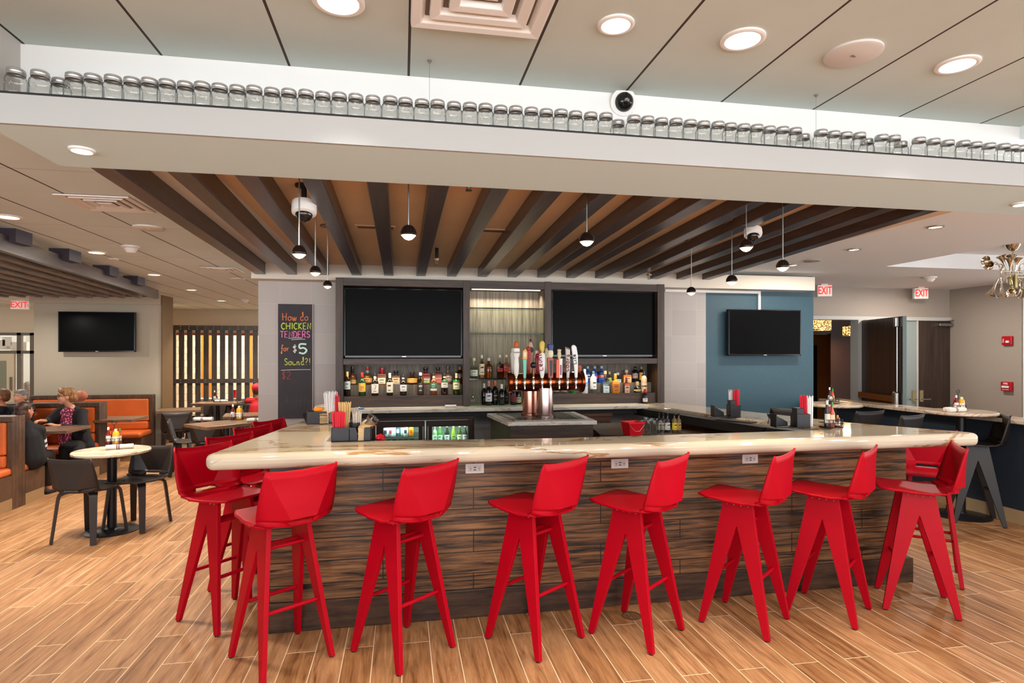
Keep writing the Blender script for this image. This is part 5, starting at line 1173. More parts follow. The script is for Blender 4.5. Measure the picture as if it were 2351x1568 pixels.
def booth_table(c, rz, lab, L):
    t = thing('booth_table', lab, 'table', (c[0], c[1], 0), rz, 'booth tables')
    ob('table_top', MB().box(-L, 0, -.27, .27, .69, .725), M['table_wood'], t, bev=.004)
    ob('pedestal', MB().lathe([(.035, 0), (.035, .69)], 12, c=(-L * .5, 0, 0)), M['black'], t)
c = Z(170, 986, .72); booth_table((c[0], c[1] + .12), 0, 'wooden booth table between the two seated people', 1.3)
c = Z(312, 962, .72); booth_table((c[0], c[1] + .15), 0, 'wooden booth table at the booth under the wall TV', 1.3)
# ================================================================ people
def remesh(name, mb, m, parent, vox, it=4, label=None, dec=0):
    o = ob(name, mb, m, parent, label=label)
    r = o.modifiers.new('skin', 'REMESH'); r.mode = 'VOXEL'; r.voxel_size = vox; r.use_smooth_shade = True
    s = o.modifiers.new('soft', 'SMOOTH'); s.factor = .6; s.iterations = it
    return o
skin_m = plain('skin', 'd69a7c', .5); skin2 = plain('skin_ruddy', 'c07a5c', .5); dark_eye = plain('eye_dark', '1a1210', .3); lip = plain('lip', 'a85a50', .5)
def head_parts(mb, c, f, s, jaw=1.0):
    # c head centre, f facing, s scale (head height about .235*s)
    f = Vector(f).normalized(); R = Matrix((( f.y, f.x, 0), (-f.x, f.y, 0), (0, 0, 1))).to_4x4()   # local +y -> f
    T = Matrix.Translation(Vector(c)) @ R @ Matrix.Scale(s, 4)
    def b(p, r): mb.ball((0, 0, 0), r, 14, 10, T @ Matrix.Translation(Vector(p)))
    b((0, -.012, .03), (.076, .094, .088)); b((0, .018, -.03), (.062, .072, .075)); b((0, .05, -.075 * jaw), (.036, .034, .032)); b((0, .088, -.012), (.013, .018, .020)); b((0, .078, .018), (.011, .014, .026))
    b((.078, -.008, -.005), (.012, .022, .034)); b((-.078, -.008, -.005), (.012, .022, .034)); b((.03, .068, -.02), (.024, .02, .022)); b((-.03, .068, -.02), (.024, .02, .022)); b((0, .08, -.052), (.022, .012, .010))
    return T
def face(par, T, glasses=False):
    e = MB(); w = MB()
    for s in (-1, 1): w.ball((0, 0, 0), (.012, .006, .007), 10, 6, T @ Matrix.Translation((s * .030, .079, .016))); e.ball((0, 0, 0), (.006, .004, .006), 8, 5, T @ Matrix.Translation((s * .030, .0835, .016)))
    ob('eye', w, plain('eye_white', 'd8d0c8', .3), par); ob('iris', e, dark_eye, par)
    br_ = MB()
    for s in (-1, 1): br_.tube([T @ Vector((s * .012, .089, .036)), T @ Vector((s * .03, .090, .041)), T @ Vector((s * .05, .078, .036))], .0035 * T.to_scale().x, 6)
    ob('eyebrow', br_, plain('brow', '5a3a24', .8), par)
    ob('mouth', MB().tube([T @ Vector((-.024, .082, -.050)), T @ Vector((0, .094, -.049)), T @ Vector((.024, .082, -.050))], .0045 * T.to_scale().x, 6), lip, par)
    if glasses:
        g = MB()
        for s in (-1, 1):
            P = [T @ Vector((s * (.034 + .024 * math.cos(a)), .096 - .012 * abs(math.cos(a)), .014 + .016 * math.sin(a))) for a in [2 * PI * k / 14 for k in range(15)]]
            g.tube(P, .0028, 6); g.tube([T @ Vector((s * .057, .086, .018)), T @ Vector((s * .08, .0, .016))], .0025, 6)
        g.tube([T @ Vector((-.01, .096, .018)), T @ Vector((.01, .096, .018))], .0025, 6)
        ob('spectacles', g, M['black'], par)
def P3(px, py, y): return Vector(YW(px, py, y))
def hand(mb, wrist, d, up, s=.88, curl=.5):
    d = Vector(d).normalized(); up = Vector(up); side = d.cross(up).normalized(); up = side.cross(d).normalized()
    palm = wrist + d * .05 * s
    mb.capsule(wrist, .021 * s, palm, .026 * s, 10); mb.capsule(wrist + side * .016 * s, .016 * s, palm + side * .022 * s + d * .03 * s, .013 * s, 8); mb.capsule(wrist - side * .016 * s, .016 * s, palm - side * .022 * s + d * .03 * s, .013 * s, 8)
    for k, L in zip((-1.5, -.5, .5, 1.5), (.062, .075, .070, .055)):
        a = palm + side * (.0175 * k * s) + d * .035 * s; b = a + (d * .55 - up * curl * .4).normalized() * L * .55 * s; c = b + (d * .3 - up * curl).normalized() * L * .5 * s
        mb.capsule(a, .0095 * s, b, .0085 * s, 8); mb.capsule(b, .0085 * s, c, .007 * s, 8)
    a = wrist + side * .026 * s + d * .02 * s; b = a + (d * .6 + side * .7).normalized() * .04 * s; mb.capsule(a, .012 * s, b, .010 * s, 8); mb.capsule(b, .010 * s, b + d * .028 * s, .008 * s, 8)
# --- person with glasses
yw = yd2 - .30
hd = P3(152, 911, yw - .02); nk = P3(162, 936, yw + .03); ch = P3(164, 968, yw + .02); pv = P3(178, 1022, yw + .06)
shL, shR = P3(137, 947, yw + .02), P3(187, 949, yw - .04)
elL, elR = P3(112, 968, yw - .1), P3(190, 985, yw - .22)
haL, haR = P3(102, 966, yw - .32), P3(126, 977, yw - .34)
kn1, kn2 = P3(150, 1030, yw - .36), P3(175, 1035, yw - .42)
pw = thing('person', 'person with glasses and pinned up hair in a black cardigan sitting in the orange booth', 'person', (pv.x, pv.y, 0))
def loc(mb):   # world to the person's own frame
    return mb
pw.location = (0, 0, 0)
mb = MB(); s = .90
T = head_parts(mb, hd, (-.86, -.5, 0), s)
mb.capsule(hd + Vector((0, 0, -.06)), .045 * s, nk, .05 * s); mb.capsule(nk, .06 * s, ch, .11 * s); mb.capsule(ch, .115 * s, pv, .13 * s); mb.capsule(shL, .045 * s, shR, .045 * s)
for a, b, c in ((shL, elL, haL), (shR, elR, haR)): mb.capsule(a, .045 * s, b, .036 * s); mb.capsule(b, .036 * s, c, .022 * s)
hand(mb, haR, (haL - haR) + Vector((-.08, -.02, .0)), (0, 0, 1)); hand(mb, haL, Vector((-.3, -.8, .1)), (0, 0, 1))
for k in (kn1, kn2): mb.capsule(pv, .085 * s, k, .06 * s); mb.capsule(k, .058 * s, Vector((k.x, k.y + .04, .06)), .035 * s)
remesh('body', mb, skin_m, pw, .0065, 3); face(pw, T, True)
mb = MB()
for p, r in (((0, -.025, .05), (.088, .10, .085)), ((0, -.06, .0), (.08, .07, .08)), ((.0, -.095, -.03), (.05, .045, .06)), ((-.05, .045, .085), (.045, .05, .035)), ((.045, .05, .085), (.045, .045, .032)), ((0, .05, .105), (.06, .045, .03)), ((.075, -.01, .045), (.02, .05, .04)), ((-.075, -.01, .045), (.02, .05, .04))): mb.ball((0, 0, 0), r, 12, 8, T @ Matrix.Translation(p))
q = NM('strawberry_hair'); q.col(q.ramp(q.noise(q.coords((30, 30, 8)), 3, 4), [(.35, '6a3f1e'), (.65, 'b98550')])); q.set(Roughness=.5)
remesh('hair', mb, q.m, pw, .009, 2)
cd = MB(); r = 1.14
for a, b, c in ((shL, elL, haL), (shR, elR, haR)): cd.capsule(a, .074 * s, b, .060 * s); cd.capsule(b, .054 * s, b.lerp(c, .72), .040 * s)
cd.capsule(shR + Vector((-.03, .0, .0)), .072 * s, P3(184, 1008, yw - .02), .13 * s); cd.capsule(nk + Vector((.05, .03, -.03)), .055 * s, shR, .07 * s); cd.capsule(nk + Vector((-.05, .05, -.03)), .05 * s, shL, .07 * s); cd.capsule(shL, .07 * s, P3(142, 975, yw + .04), .08 * s); cd.capsule(shR + Vector((-.02, .05, .01)), .06 * s, P3(182, 1010, yw + .05), .15 * s); cd.capsule(shL + Vector((.0, .06, .01)), .055 * s, P3(150, 985, yw + .16), .11 * s); cd.capsule(shL + Vector((0, .05, .01)), .055 * s, shR + Vector((0, .05, .01)), .06 * s); cd.capsule(P3(182, 1005, yw + .06), .14 * s, P3(190, 1025, yw + .02), .15 * s)
remesh('cardigan', cd, plain('cardigan_black', '17141a', .85), pw, .012, 4)
q = NM('floral_blouse'); vo = q.new('ShaderNodeTexVoronoi'); vo.inputs['Scale'].default_value = 45; q.link(q.coords(), vo.inputs['Vector'])
q.col(q.ramp(vo.outputs['Distance'], [(.15, 'e8c8d4'), (.35, 'c8386a'), (.6, '5a1430')])); q.set(Roughness=.7)
bl_ = MB(); bl_.capsule(nk + Vector((-.01, -.02, -.045)), .075 * s, ch, .135 * s); bl_.capsule(shL + Vector((.02, 0, -.01)), .062 * s, shR + Vector((-.02, 0, -.01)), .062 * s); bl_.capsule(ch, .135 * s, P3(160, 990, yw - .02), .14 * s); bl_.capsule(P3(160, 990, yw - .0), .13 * s, pv, .15 * s); bl_.capsule(nk + Vector((-.01, -.03, -.06)), .075 * s, P3(158, 985, yw - .02), .125 * s); bl_.capsule(P3(158, 985, yw - .02), .125 * s, P3(160, 1012, yw - .03), .13 * s)
remesh('blouse', bl_, q.m, pw, .012, 4)
tr_ = MB()
for k in (kn1, kn2): tr_.capsule(pv, .115 * s, k, .08 * s); tr_.capsule(k, .08 * s, Vector((k.x, k.y + .04, .10)), .06 * s)
remesh('trousers', tr_, plain('black_trousers', '151316', .85), pw, .014, 3)
sh_ = MB()
for k in (kn1, kn2): sh_.capsule(Vector((k.x, k.y + .06, .035)), .035, Vector((k.x - .06, k.y - .08, .028)), .027)
remesh('shoe', sh_, M['matte_black'], pw, .01, 2)
# --- person in black, seen from behind
yp = yd1 + .105 + .22
hd = P3(58, 944, yp); nk = P3(60, 972, yp - .02); ch = P3(66, 1002, yp - .01); pv = P3(74, 1052, yp + .0)
shL, shR = P3(44, 985, yp + .0), P3(92, 988, yp + .04); elL, elR = P3(46, 1020, yp + .12), P3(97, 1028, yp + .10); haL, haR = P3(75, 1000, yp + .42), P3(104, 1000, yp + .45)
pb = thing('person', 'person with long brown hair in a black top with white cuff bands, seen from behind', 'person')
mb = MB(); s = .80
T = head_parts(mb, hd, (.45, .89, 0), s)
mb.capsule(hd + Vector((0, 0, -.06)), .045 * s, nk, .05 * s); mb.capsule(nk, .06 * s, ch, .11 * s); mb.capsule(ch, .115 * s, pv, .13 * s); mb.capsule(shL, .045 * s, shR, .045 * s)
for a, b, c in ((shL, elL, haL), (shR, elR, haR)): mb.capsule(a, .045 * s, b, .038 * s); mb.capsule(b, .038 * s, c, .022 * s); hand(mb, c, c - b, (0, 0, 1))
kn1, kn2 = P3(95, 1040, yp + .36), P3(112, 1045, yp + .36)
for k in (kn1, kn2): mb.capsule(pv, .085 * s, k, .06 * s); mb.capsule(k, .058 * s, Vector((k.x, k.y + .0, .05)), .035 * s); mb.capsule(Vector((k.x, k.y, .035)), .03, Vector((k.x + .02, k.y + .12, .03)), .022)
remesh('body', mb, skin2, pb, .008, 3); face(pb, T)
mb = MB()
for p, r in (((0, -.03, .05), (.09, .10, .088)), ((0, -.07, -.03), (.085, .055, .10)), ((.0, -.08, -.13), (.085, .05, .12)), ((-.06, -.04, -.10), (.045, .05, .12)), ((.065, -.03, -.06), (.03, .05, .10)), ((0, .045, .09), (.07, .05, .035))): mb.ball((0, 0, 0), r, 12, 8, T @ Matrix.Translation(p))
q = NM('brown_hair'); q.col(q.ramp(q.noise(q.coords((30, 30, 6)), 3, 4), [(.35, '24130c'), (.68, '5a3220')])); q.set(Roughness=.45)
remesh('hair', mb, q.m, pb, .010, 2)
tp_ = MB(); tp_.capsule(nk + Vector((0, 0, -.005)), .072 * s, ch, .15 * s); tp_.capsule(nk + Vector((0, 0, -.03)), .075 * s, shL, .07 * s); tp_.capsule(nk + Vector((0, 0, -.03)), .075 * s, shR, .07 * s); tp_.capsule(ch, .145 * s, pv, .165 * s); tp_.capsule(shL, .065 * s, shR, .065 * s); tp_.capsule(shL, .064 * s, elL, .056 * s); tp_.capsule(shR, .064 * s, elR, .056 * s)
remesh('top', tp_, plain('black_top', '151419', .8), pb, .012, 4)
for t0_, t1_, cc_ in ((.50, .66, 'd8d6d8'), (.66, .78, '151419'), (.78, .92, 'd8d6d8')):
    for a, b in ((shR, elR),):
        ob('cuff_band', MB().tube([a.lerp(b, t0_), a.lerp(b, t1_)], .062 * s, 16), plain('cuff_' + cc_, cc_, .7), pb, smooth=50)
tr_ = MB()
for k in (kn1, kn2): tr_.capsule(pv, .115 * s, k, .08 * s); tr_.capsule(k, .08 * s, Vector((k.x, k.y, .12)), .055 * s)
remesh('trousers', tr_, plain('brown_trousers', '1f1a14', .85), pb, .014, 3)
sh_ = MB()
for k in (kn1, kn2): sh_.capsule(Vector((k.x, k.y - .03, .03)), .034, Vector((k.x + .03, k.y + .14, .026)), .028)
remesh('shoe', sh_, M['matte_black'], pb, .01, 2)
# --- simpler seated figures further back
def sitter(px, pyh, y, f, label, skin, hairc, topc, s=.85, hair='short', cap=None, back=.0):
    hd = P3(px, pyh, y); f = Vector((f[0], f[1], 0)).normalized(); sd = Vector((f.y, -f.x, 0))
    t = thing('person', label, 'person')
    nk = hd + Vector((0, 0, -.135 * s)) - f * .01; ch = nk + Vector((0, 0, -.20 * s)); pv = Vector((nk.x, nk.y, max(.46, nk.z - .50 * s))) - f * .02
    shL, shR = nk + sd * .17 * s + Vector((0, 0, -.055 * s)), nk - sd * .17 * s + Vector((0, 0, -.055 * s))
    mb = MB(); T = head_parts(mb, hd, f, s); mb.capsule(hd + Vector((0, 0, -.06)), .048 * s, nk, .055 * s); mb.capsule(nk, .06 * s, ch, .11 * s); mb.capsule(ch, .115 * s, pv, .13 * s); mb.capsule(shL, .045 * s, shR, .045 * s)
    arms = []
    for sh_ in (shL, shR):
        el = sh_ + f * .10 * s + Vector((0, 0, -.25 * s)); ha = el + f * .24 * s + Vector((0, 0, .03)); arms.append((sh_, el, ha)); mb.capsule(sh_, .045 * s, el, .036 * s); mb.capsule(el, .036 * s, ha, .022 * s); hand(mb, ha, f, (0, 0, 1), s)
    kn = []
    for q_ in (-.09, .09):
        k = pv + f * .42 * s + sd * q_ * s; kn.append(k); mb.capsule(pv + sd * q_ * .6 * s, .08 * s, k, .058 * s); mb.capsule(k, .056 * s, Vector((k.x, k.y, .05)), .035 * s); mb.capsule(Vector((k.x, k.y, .03)), .028, Vector((k.x, k.y, .03)) + f * .12, .024)
    remesh('body', mb, skin, t, .009, 3); face(t, T)
    if hairc:
        mb = MB()
        for p, r in (((0, -.022, .048), (.086, .098, .084)), ((0, -.06, .0), (.078, .055, .07)), ((0, .045, .092), (.065, .04, .03))): mb.ball((0, 0, 0), r, 12, 8, T @ Matrix.Translation(p))
        remesh('hair', mb, plain('hair_' + hairc, hairc, .55, vary=.25, vs=40), t, .010, 2)
    if cap:
        mb = MB(); mb.ball((0, 0, 0), (.104, .118, .092), 14, 9, T @ Matrix.Translation((0, -.014, .06))); mb.ball((0, 0, 0), (.07, .075, .010), 12, 6, T @ Matrix.Translation((0, .11, .055)))
        remesh('cap', mb, plain('cap_red', cap, .6), t, .010, 2)
    mb = MB(); mb.capsule(nk + Vector((0, 0, -.04 * s)), .075 * s, ch, .15 * s); mb.capsule(ch, .15 * s, pv, .165 * s); mb.capsule(shL, .066 * s, shR, .066 * s)
    for a, b, c in arms: mb.capsule(a, .064 * s, b, .054 * s); mb.capsule(b, .05 * s, b.lerp(c, .8), .038 * s)
    remesh('shirt', mb, plain('shirt_' + topc, topc, .75), t, .014, 4)
    mb = MB()
    for k in kn: mb.capsule(pv, .105 * s, k, .075 * s); mb.capsule(k, .075 * s, Vector((k.x, k.y, .10)), .05 * s)
    remesh('trousers', mb, plain('dark_trousers', '1a1a20', .85), t, .016, 3)
    return t
ya = yd2 + .25
sitter(186, 912, yd2 + .38, (-.75, .3), 'bald person in a dark shirt behind the person with glasses', skin2, None, '1c2028')
sitter(48, 912, yd2 - .26, (-.3, -.9), 'grey haired person in dark clothes beyond the person with long brown hair', skin_m, '8a8680', '20222a', .8)
sitter(2, 912, yd2 - .28, (-.9, -.2), 'bearded person in black cut by the picture edge', skin2, '6a4426', '18181c', .85)
sitter(68, 889, 14.2, (.3, .9), 'person in a pale blue shirt seen through the far window', skin_m, 'b0aca6', 'b8c6d8', 1.0)
sitter(592, 897, 11.3, (.2, .97), 'person in a red cap and red shirt seen from behind at the far table', skin2, '3a2418', 'b80f1c', .95, cap='c01222')
# ================================================================ things on counters and tables
def caddy(c, rz, lab, w=.23, d=.13, h=.085):
    t = thing('bar_caddy', lab, 'bar caddy', (c[0], c[1], BT + .001), rz, 'black napkin and straw caddies on the bar')
    m = plain('caddy_plastic', '2b2a30', .5)
    ob('tray', MB().box(-w / 2, w / 2, -d / 2, d / 2, 0, .006), m, t)
    f = MB().box(-w / 2, w / 2, d / 2 - .005, d / 2, 0, h).box(-w / 2, -w / 2 + .005, -d / 2, d / 2, 0, h).box(w / 2 - .005, w / 2, -d / 2, d / 2, 0, h)
    f.prism([(-w / 2, 0), (w * .16, 0), (w * .16, h * .6), (w * .12, h * .95), (w * .1, h), (-w / 2, h)], -d / 2, -d / 2 + .005, 'y').prism([(w * .32, 0), (w / 2, 0), (w / 2, h), (w * .36, h), (w * .33, h * .9)], -d / 2, -d / 2 + .005, 'y')
    ob('side_wall', f, m, t, bev=.002)
    ob('divider', MB().box(-.012, -.008, -d / 2, d / 2, 0, h * .9), m, t)
    return t
def local(c, rz, x, y, z=0): return (c[0] + x * math.cos(rz) - y * math.sin(rz), c[1] + x * math.sin(rz) + y * math.cos(rz), BT + z)
def straws(p, n, h, r, spread, col_, name, lab, cat):
    mb = MB()
    for k in range(n):
        a = k * 2.4; q_ = r * math.sqrt((k + .5) / n); x, y = q_ * math.cos(a), q_ * math.sin(a) * .6
        mb.tube([(x, y, 0), (x * (1 + spread), y * (1 + spread), h * (1 + .05 * math.sin(k * 3)))], .0032, 6)
    return ob(name, mb, plain('straw_' + col_, col_, .4), loc=p, label=lab, cat=cat, kind='stuff')
def napkins(p, rz, lab, s=.062, h=.075, col_='d9b98c', fold=True):
    mb = MB()
    for k in range(12):
        o_ = .001 * math.sin(k * 5)
        mb.box(-s / 2 + o_, s / 2 + o_, -.055, .055, h * k / 12, h * (k + .8) / 12)
    if fold: mb.add([(-s * .5, -.055, h), (s * .5, -.055, h), (s * .9, -.03, h + .012), (s * 1.05, .02, h + .008), (s * .2, .05, h + .045), (-s * .5, .05, h + .012)], [(0, 1, 2, 3, 4, 5)])
    return ob('napkin_pile', mb, plain('kraft_' + col_, col_, .8), loc=p, rz=rz, label=lab, cat='napkins', kind='stuff')
cA = Vector(Z(808, 1011, BT)); rA = 0.0
caddy(cA, rA, 'black caddy with red straws and kraft napkins behind the front bar edge')
straws(local(cA, rA, -.075, -.02, .008), 34, .165, .034, .25, 'e01030', 'straw_bundle', 'bundle of red straws in the front black caddy', 'straws')
straws(local(cA, rA, -.045, .035, .008), 40, .215, .020, .9, 'd2b070', 'straw_bundle', 'sheaf of wooden picks fanned out behind the red straws', 'cocktail picks')
t = thing('black_cup', 'black plastic cup between the red straws and the kraft napkins', 'cup', local(cA, rA, .015, .01, .007)); ob('cup_wall', MB().lathe([(.024, 0), (.033, .10), (.030, .10), (.022, .006), (.001, .006)], 20, cap=False), M['black'], t, smooth=45)
straws(local(cA, rA, .03, .03, .012), 20, .155, .020, .5, 'c8bcae', 'straw_bundle', 'short clear stirrers in the black cup', 'stirrers')
napkins(local(cA, rA, .072, -.006, .007), rA, 'pile of kraft napkins in the front black caddy')
t = thing('steel_shaker', 'tilted steel shaker cup at the back of the front black caddy', 'shaker', local(cA, rA, .085, .06, .075)); ob('cup_wall', MB().lathe([(.03, 0), (.042, .07), (.044, .072), (.040, .07), (.028, .003)], 20, Matrix.Rotation(.7, 4, 'Y') @ Matrix.Rotation(.3, 4, 'X'), cap=False), M['chrome'], t, smooth=45)
cB = Vector(Z(742, 972, BT)); rB = .08
caddy(cB, rB, 'black caddy with white straws behind the front one, by the chalkboard', h=.095)
straws(local(cB, rB, .055, .02, .008), 26, .225, .034, .55, 'ece8e8', 'straw_bundle', 'big bundle of white wrapped straws by the chalkboard', 'straws')
straws(local(cB, rB, .10, .0, .008), 9, .20, .012, .8, 'd01830', 'straw_bundle', 'few red straws beside the white wrapped ones', 'straws')
napkins(local(cB, rB, .01, -.01, .007), rB, 'pile of kraft napkins in the caddy by the chalkboard')
ob('orange_half', MB().ball((0, 0, 0), (.036, .036, .024), 18, 8), plain('orange_peel', 'e8871a', .5), loc=local(cB, rB, -.035, -.01, .106), smooth=60, label='orange fruit half resting on the caddy by the chalkboard', cat='orange')
t = thing('garnish_tub', 'open black garnish tub beside the caddy by the chalkboard', 'tub', local(cB, rB, -.10, .06, .001)); ob('tub_wall', MB().lathe([(.03, 0), (.055, .07), (.052, .07), (.028, .004), (.001, .004)], 20, cap=False), M['black'], t, smooth=45)
P_ = YW(747, 930, 5.9)
def towel(p, lab, s=1.0, rz=0):
    rows = []
    for j in range(9):
        rows.append([((i / 10 - .5) * .17 * s, (j / 8 - .5) * .12 * s, .018 * s + .030 * s * abs(math.sin(i * 1.1 + j * .9)) * math.cos((i / 10 - .5) * 2.6) * math.cos((j / 8 - .5) * 2.6)) for i in range(11)])
    return ob('folded_towel', MB().grid(rows), plain('towel_white', 'e4dccf', .9), loc=p, rz=rz, smooth=70, solid=.012, label=lab, cat='towel')
towel((P_[0], 5.86, 1.076), 'crumpled white towel on the marble back counter by the chalkboard', 1.0)
t = thing('green_bottle_top', 'small green plastic squeeze top beside the crumpled towel', 'squeeze bottle', (YW(757, 930, 5.82)[0], 5.80, 1.073)); ob('body', MB().lathe([(.014, 0), (.016, .03), (.006, .036), (.005, .05)], 12), plain('green_plastic', '5ad04a', .4), t, smooth=40)
t = thing('black_caddy_rear', 'black straw holder with red handle against the cabinet stile', 'holder', (YW(763, 930, 5.92)[0], 5.92, 1.073)); ob('box', MB().box(-.035, .035, -.03, .03, 0, .075).box(.0, .035, -.03, .03, .075, .115), M['matte_black'], t, bev=.003); ob('handle', MB().tube([(.03, -.01, .08), (.038, -.01, .17)], .009, 8), plain('red_handle', 'd01428', .4), t)
t = thing('bottle_openers', 'small pile of steel and blue bar tools on the marble counter', 'bar tools', (YW(824, 935, 5.84)[0], 5.83, 1.073)); ob('steel_tool', MB().tube([(-.03, 0, .006), (0, .01, .016), (.02, 0, .006)], .005, 8), M['steel'], t); ob('blue_tool', MB().box(0, .05, -.012, .0, 0, .012), plain('blue_plastic', '2a6ab0', .4), t, bev=.003)
rw = MB().ball((0, 0, 0), (.034, .03, .026), 11, 8); rw.v = [tuple(c_ * random.uniform(.78, 1.15) for c_ in v_) for v_ in rw.v]
ob('red_wrap', rw, plain('red_film', 'd01c2c', .3), loc=(*Z(873, 1011, BT - .03), BT - .015), label='crumpled red plastic behind the front bar edge by the cooler', cat='wrapper')
for k, (px, py, ht_, lab, col_) in enumerate(((1672, 957, .12, 'black caddy with white and red straws on the far bar wing near the tiled wall', 0), (1822, 981, .13, 'black caddy with red and white straws on the far bar wing near the condiments', 1))):
    c = Vector(Z(px, py, BT)); rz = -1.2
    t = thing('bar_caddy', lab, 'bar caddy', (c.x, c.y, BT + .001), -.25, 'black napkin and straw caddies on the bar'); m = plain('caddy_black', '17161a', .4); s = 1 + .1 * k
    ob('tray', MB().box(-.13 * s, .085 * s, -.06, .06, 0, .006), m, t)
    ob('side_wall', MB().box(0, .085 * s, -.06, -.055, 0, .10).box(0, .085 * s, .055, .06, 0, .10).box(.0, .005, -.06, .06, 0, .10).box(.08 * s, .085 * s, -.06, .06, 0, .10).box(-.13 * s, -.125 * s, -.06, .06, 0, .095).prism([(-.13 * s, 0), (-.02, 0), (-.02, .03), (-.05, .05), (-.13 * s, .095)], .055, .06, 'y'), m, t, bev=.002)
    ob('inner_cup', MB().box(.005, .05 * s, -.045, .045, .006, .14), m, t, bev=.003)
    straws((c.x + .062 * s, c.y - .02, BT + .008), 18, .215, .026, .15, 'dd1030', 'straw_bundle', 'red straws in the ' + ('far' if k == 0 else 'near') + ' caddy of the far bar wing', 'straws')
    straws((c.x + (.03 if k == 0 else .095) * s, c.y + (.01 if k == 0 else -.035), BT + .008), 14, .21, .02, .15, 'ece9e6', 'straw_bundle', 'white straws in the ' + ('far' if k == 0 else 'near') + ' caddy of the far bar wing', 'straws')
c = Z(1767, 973, BT); t = thing('jigger', 'small steel jigger on the far bar wing between the two caddies', 'jigger', (*c, BT + .001)); ob('cup', MB().lathe([(.020, 0), (.006, .038), (.022, .075), (.020, .075), (.004, .04)], 18, cap=False), M['steel'], t, smooth=40)
ob('bar_mat', MB().cbox((0, 0, .005), (.30, .09, .01), -1.1), M['matte_black'], loc=(*Z(1690, 968, BT), BT), label='black rubber mat on the far bar wing edge', cat='bar mat', bev=.002)
# condiment sets
def squeeze(name, p, h, r, c1, cap, lab, labc=None, grp=None, flat=1.0, tall=False):
    t = thing(name, lab, 'condiment bottle', p, random.uniform(-.3, .3), grp)
    if tall: pr_ = [(.001, 0), (r, 0), (r, h * .55), (r * .45, h * .72), (r * .4, h * .86)]
    else: pr_ = [(.001, 0), (r * .95, 0), (r, h * .05), (r, h * .7), (r * .8, h * .8), (r * .4, h * .86)]
    ob('bottle_body', MB().lathe(pr_, 16, cap=False, sy=flat), plain('sauce_' + c1, c1, .25, coat=.3), t, smooth=40)
    ob('cap', MB().lathe([(r * .45, h * .84), (r * .42, h * .98), (r * .3, h), (.001, h)], 14, cap=False), plain('scap_' + cap, cap, .4), t, smooth=40)
    if labc: ob('label', MB().grid([[(r * 1.02 * math.cos(a), r * 1.02 * math.sin(a) * flat, z) for a in [-PI * .97 + PI * .94 * i / 8 for i in range(9)]] for z in (h * .15, h * .5)]), plain('slab_' + labc, labc, .6), t, smooth=60)
def condiments(c, z, where, s=1.0, rz=0.0, ring=True, sets=None):
    t = thing('condiment_rack', 'black wire condiment rack ' + where, 'condiment rack', (c[0], c[1], z + .001), rz, 'black wire condiment racks')
    w = MB()
    for zz in (.004, .035 * s, .06 * s):
        w.tube([(x * s, y * s, zz) for x, y in ((-.065, -.05), (.065, -.05), (.065, .05), (-.065, .05), (-.065, -.05))], .0022, 6)
    for k in range(8):
        x = -.065 + .13 * k / 7; w.tube([(x * s, -.05 * s, .004), ((x + .009 * (-1) ** k) * s, -.05 * s, .06 * s)], .0018, 5)
    w.box(-.065 * s, .065 * s, -.05 * s, .05 * s, .0, .003)
    ob('wire_basket', w, M['matte_black'], t)
    h_ = MB().tube([(0, 0, .0), (0, 0, .20 * s)], .003, 6).tube([(.02 * s * math.cos(a), 0, .218 * s + .02 * s * math.sin(a)) for a in [2 * PI * k / 14 for k in range(15)]], .003, 6)
    ob('loop_handle', h_, M['matte_black'], t, smooth=50)
    for nm, x, y, h, r, c1, cap, lc, fl, tall, lb in sets:
        a = math.cos(rz), math.sin(rz)
        squeeze(nm, (c[0] + (x * a[0] - y * a[1]) * s, c[1] + (x * a[1] + y * a[0]) * s, z + .006), h * s, r * s, c1, cap, lb + ' in the rack ' + where.replace('the high table', 'the table').replace('orange lit', 'lit').replace('the wooden table', 'the table').replace('dark closed door', 'closed door'), lc, None, fl, tall)
SET = [('ketchup_bottle', -.045, -.02, .17, .022, '7a1018', 'e8e4e0', 'e8e0d8', 1, True, 'ketchup bottle with white cap'), ('mustard_bottle', .02, -.028, .15, .032, 'e2a81e', 'e8d8a0', 'efe6d8', .7, False, 'yellow mustard bottle'), ('hot_sauce_bottle', .045, .02, .15, .018, 'b0401e', '2a8a3a', 'e0d8cc', 1, True, 'hot sauce bottle with green cap'), ('pepper_sauce_bottle', -.02, .025, .13, .017, '3a1a12', 'c01c24', 'd8c8b0', 1, True, 'brown sauce bottle with red cap')]
SETBAR = [('steak_sauce_bottle', -.05, -.02, .20, .021, '24100c', 'e6e2de', 'd8d0c4', 1, True, 'dark sauce bottle with white cap'), ('hot_sauce_bottle', -.012, -.026, .185, .019, 'c04a20', '2a8a3a', 'e4c8a8', 1, True, 'hot sauce bottle with green neck'), ('jam_jar', .030, -.03, .075, .017, '5a1c1c', 'd0601c', 'e8e4e0', 1, False, 'little jam jar'), ('honey_jar', .055, .0, .085, .017, '6a4a1a', 'e09a2a', 'ece8e4', 1, False, 'little honey jar'), ('ketchup_bottle', .01, .03, .15, .022, 'a01420', 'c81828', 'e8e0d8', 1, True, 'ketchup bottle')]
condiments(Z(1908, 981, BT), BT, 'on the far bar wing', .95, 0, sets=SETBAR)
condiments((HT1[0] - .05, HT1[1] - .05), 1.036, 'on the high table by the orange lit hall', .9, 0, sets=SETBAR[:2] + SETBAR[4:])
condiments((HT2[0] + .02, HT2[1] + .05), 1.036, 'on the high table by the dark closed door', .85, 0, sets=SET)
condiments(Z(262, 1020, .73), .731, 'on the small round table', .95, .2, sets=SET)
condiments(Z(545, 963, .74), .741, 'on the wooden table beside the red stools', 1.15, .2, sets=SET[:3])
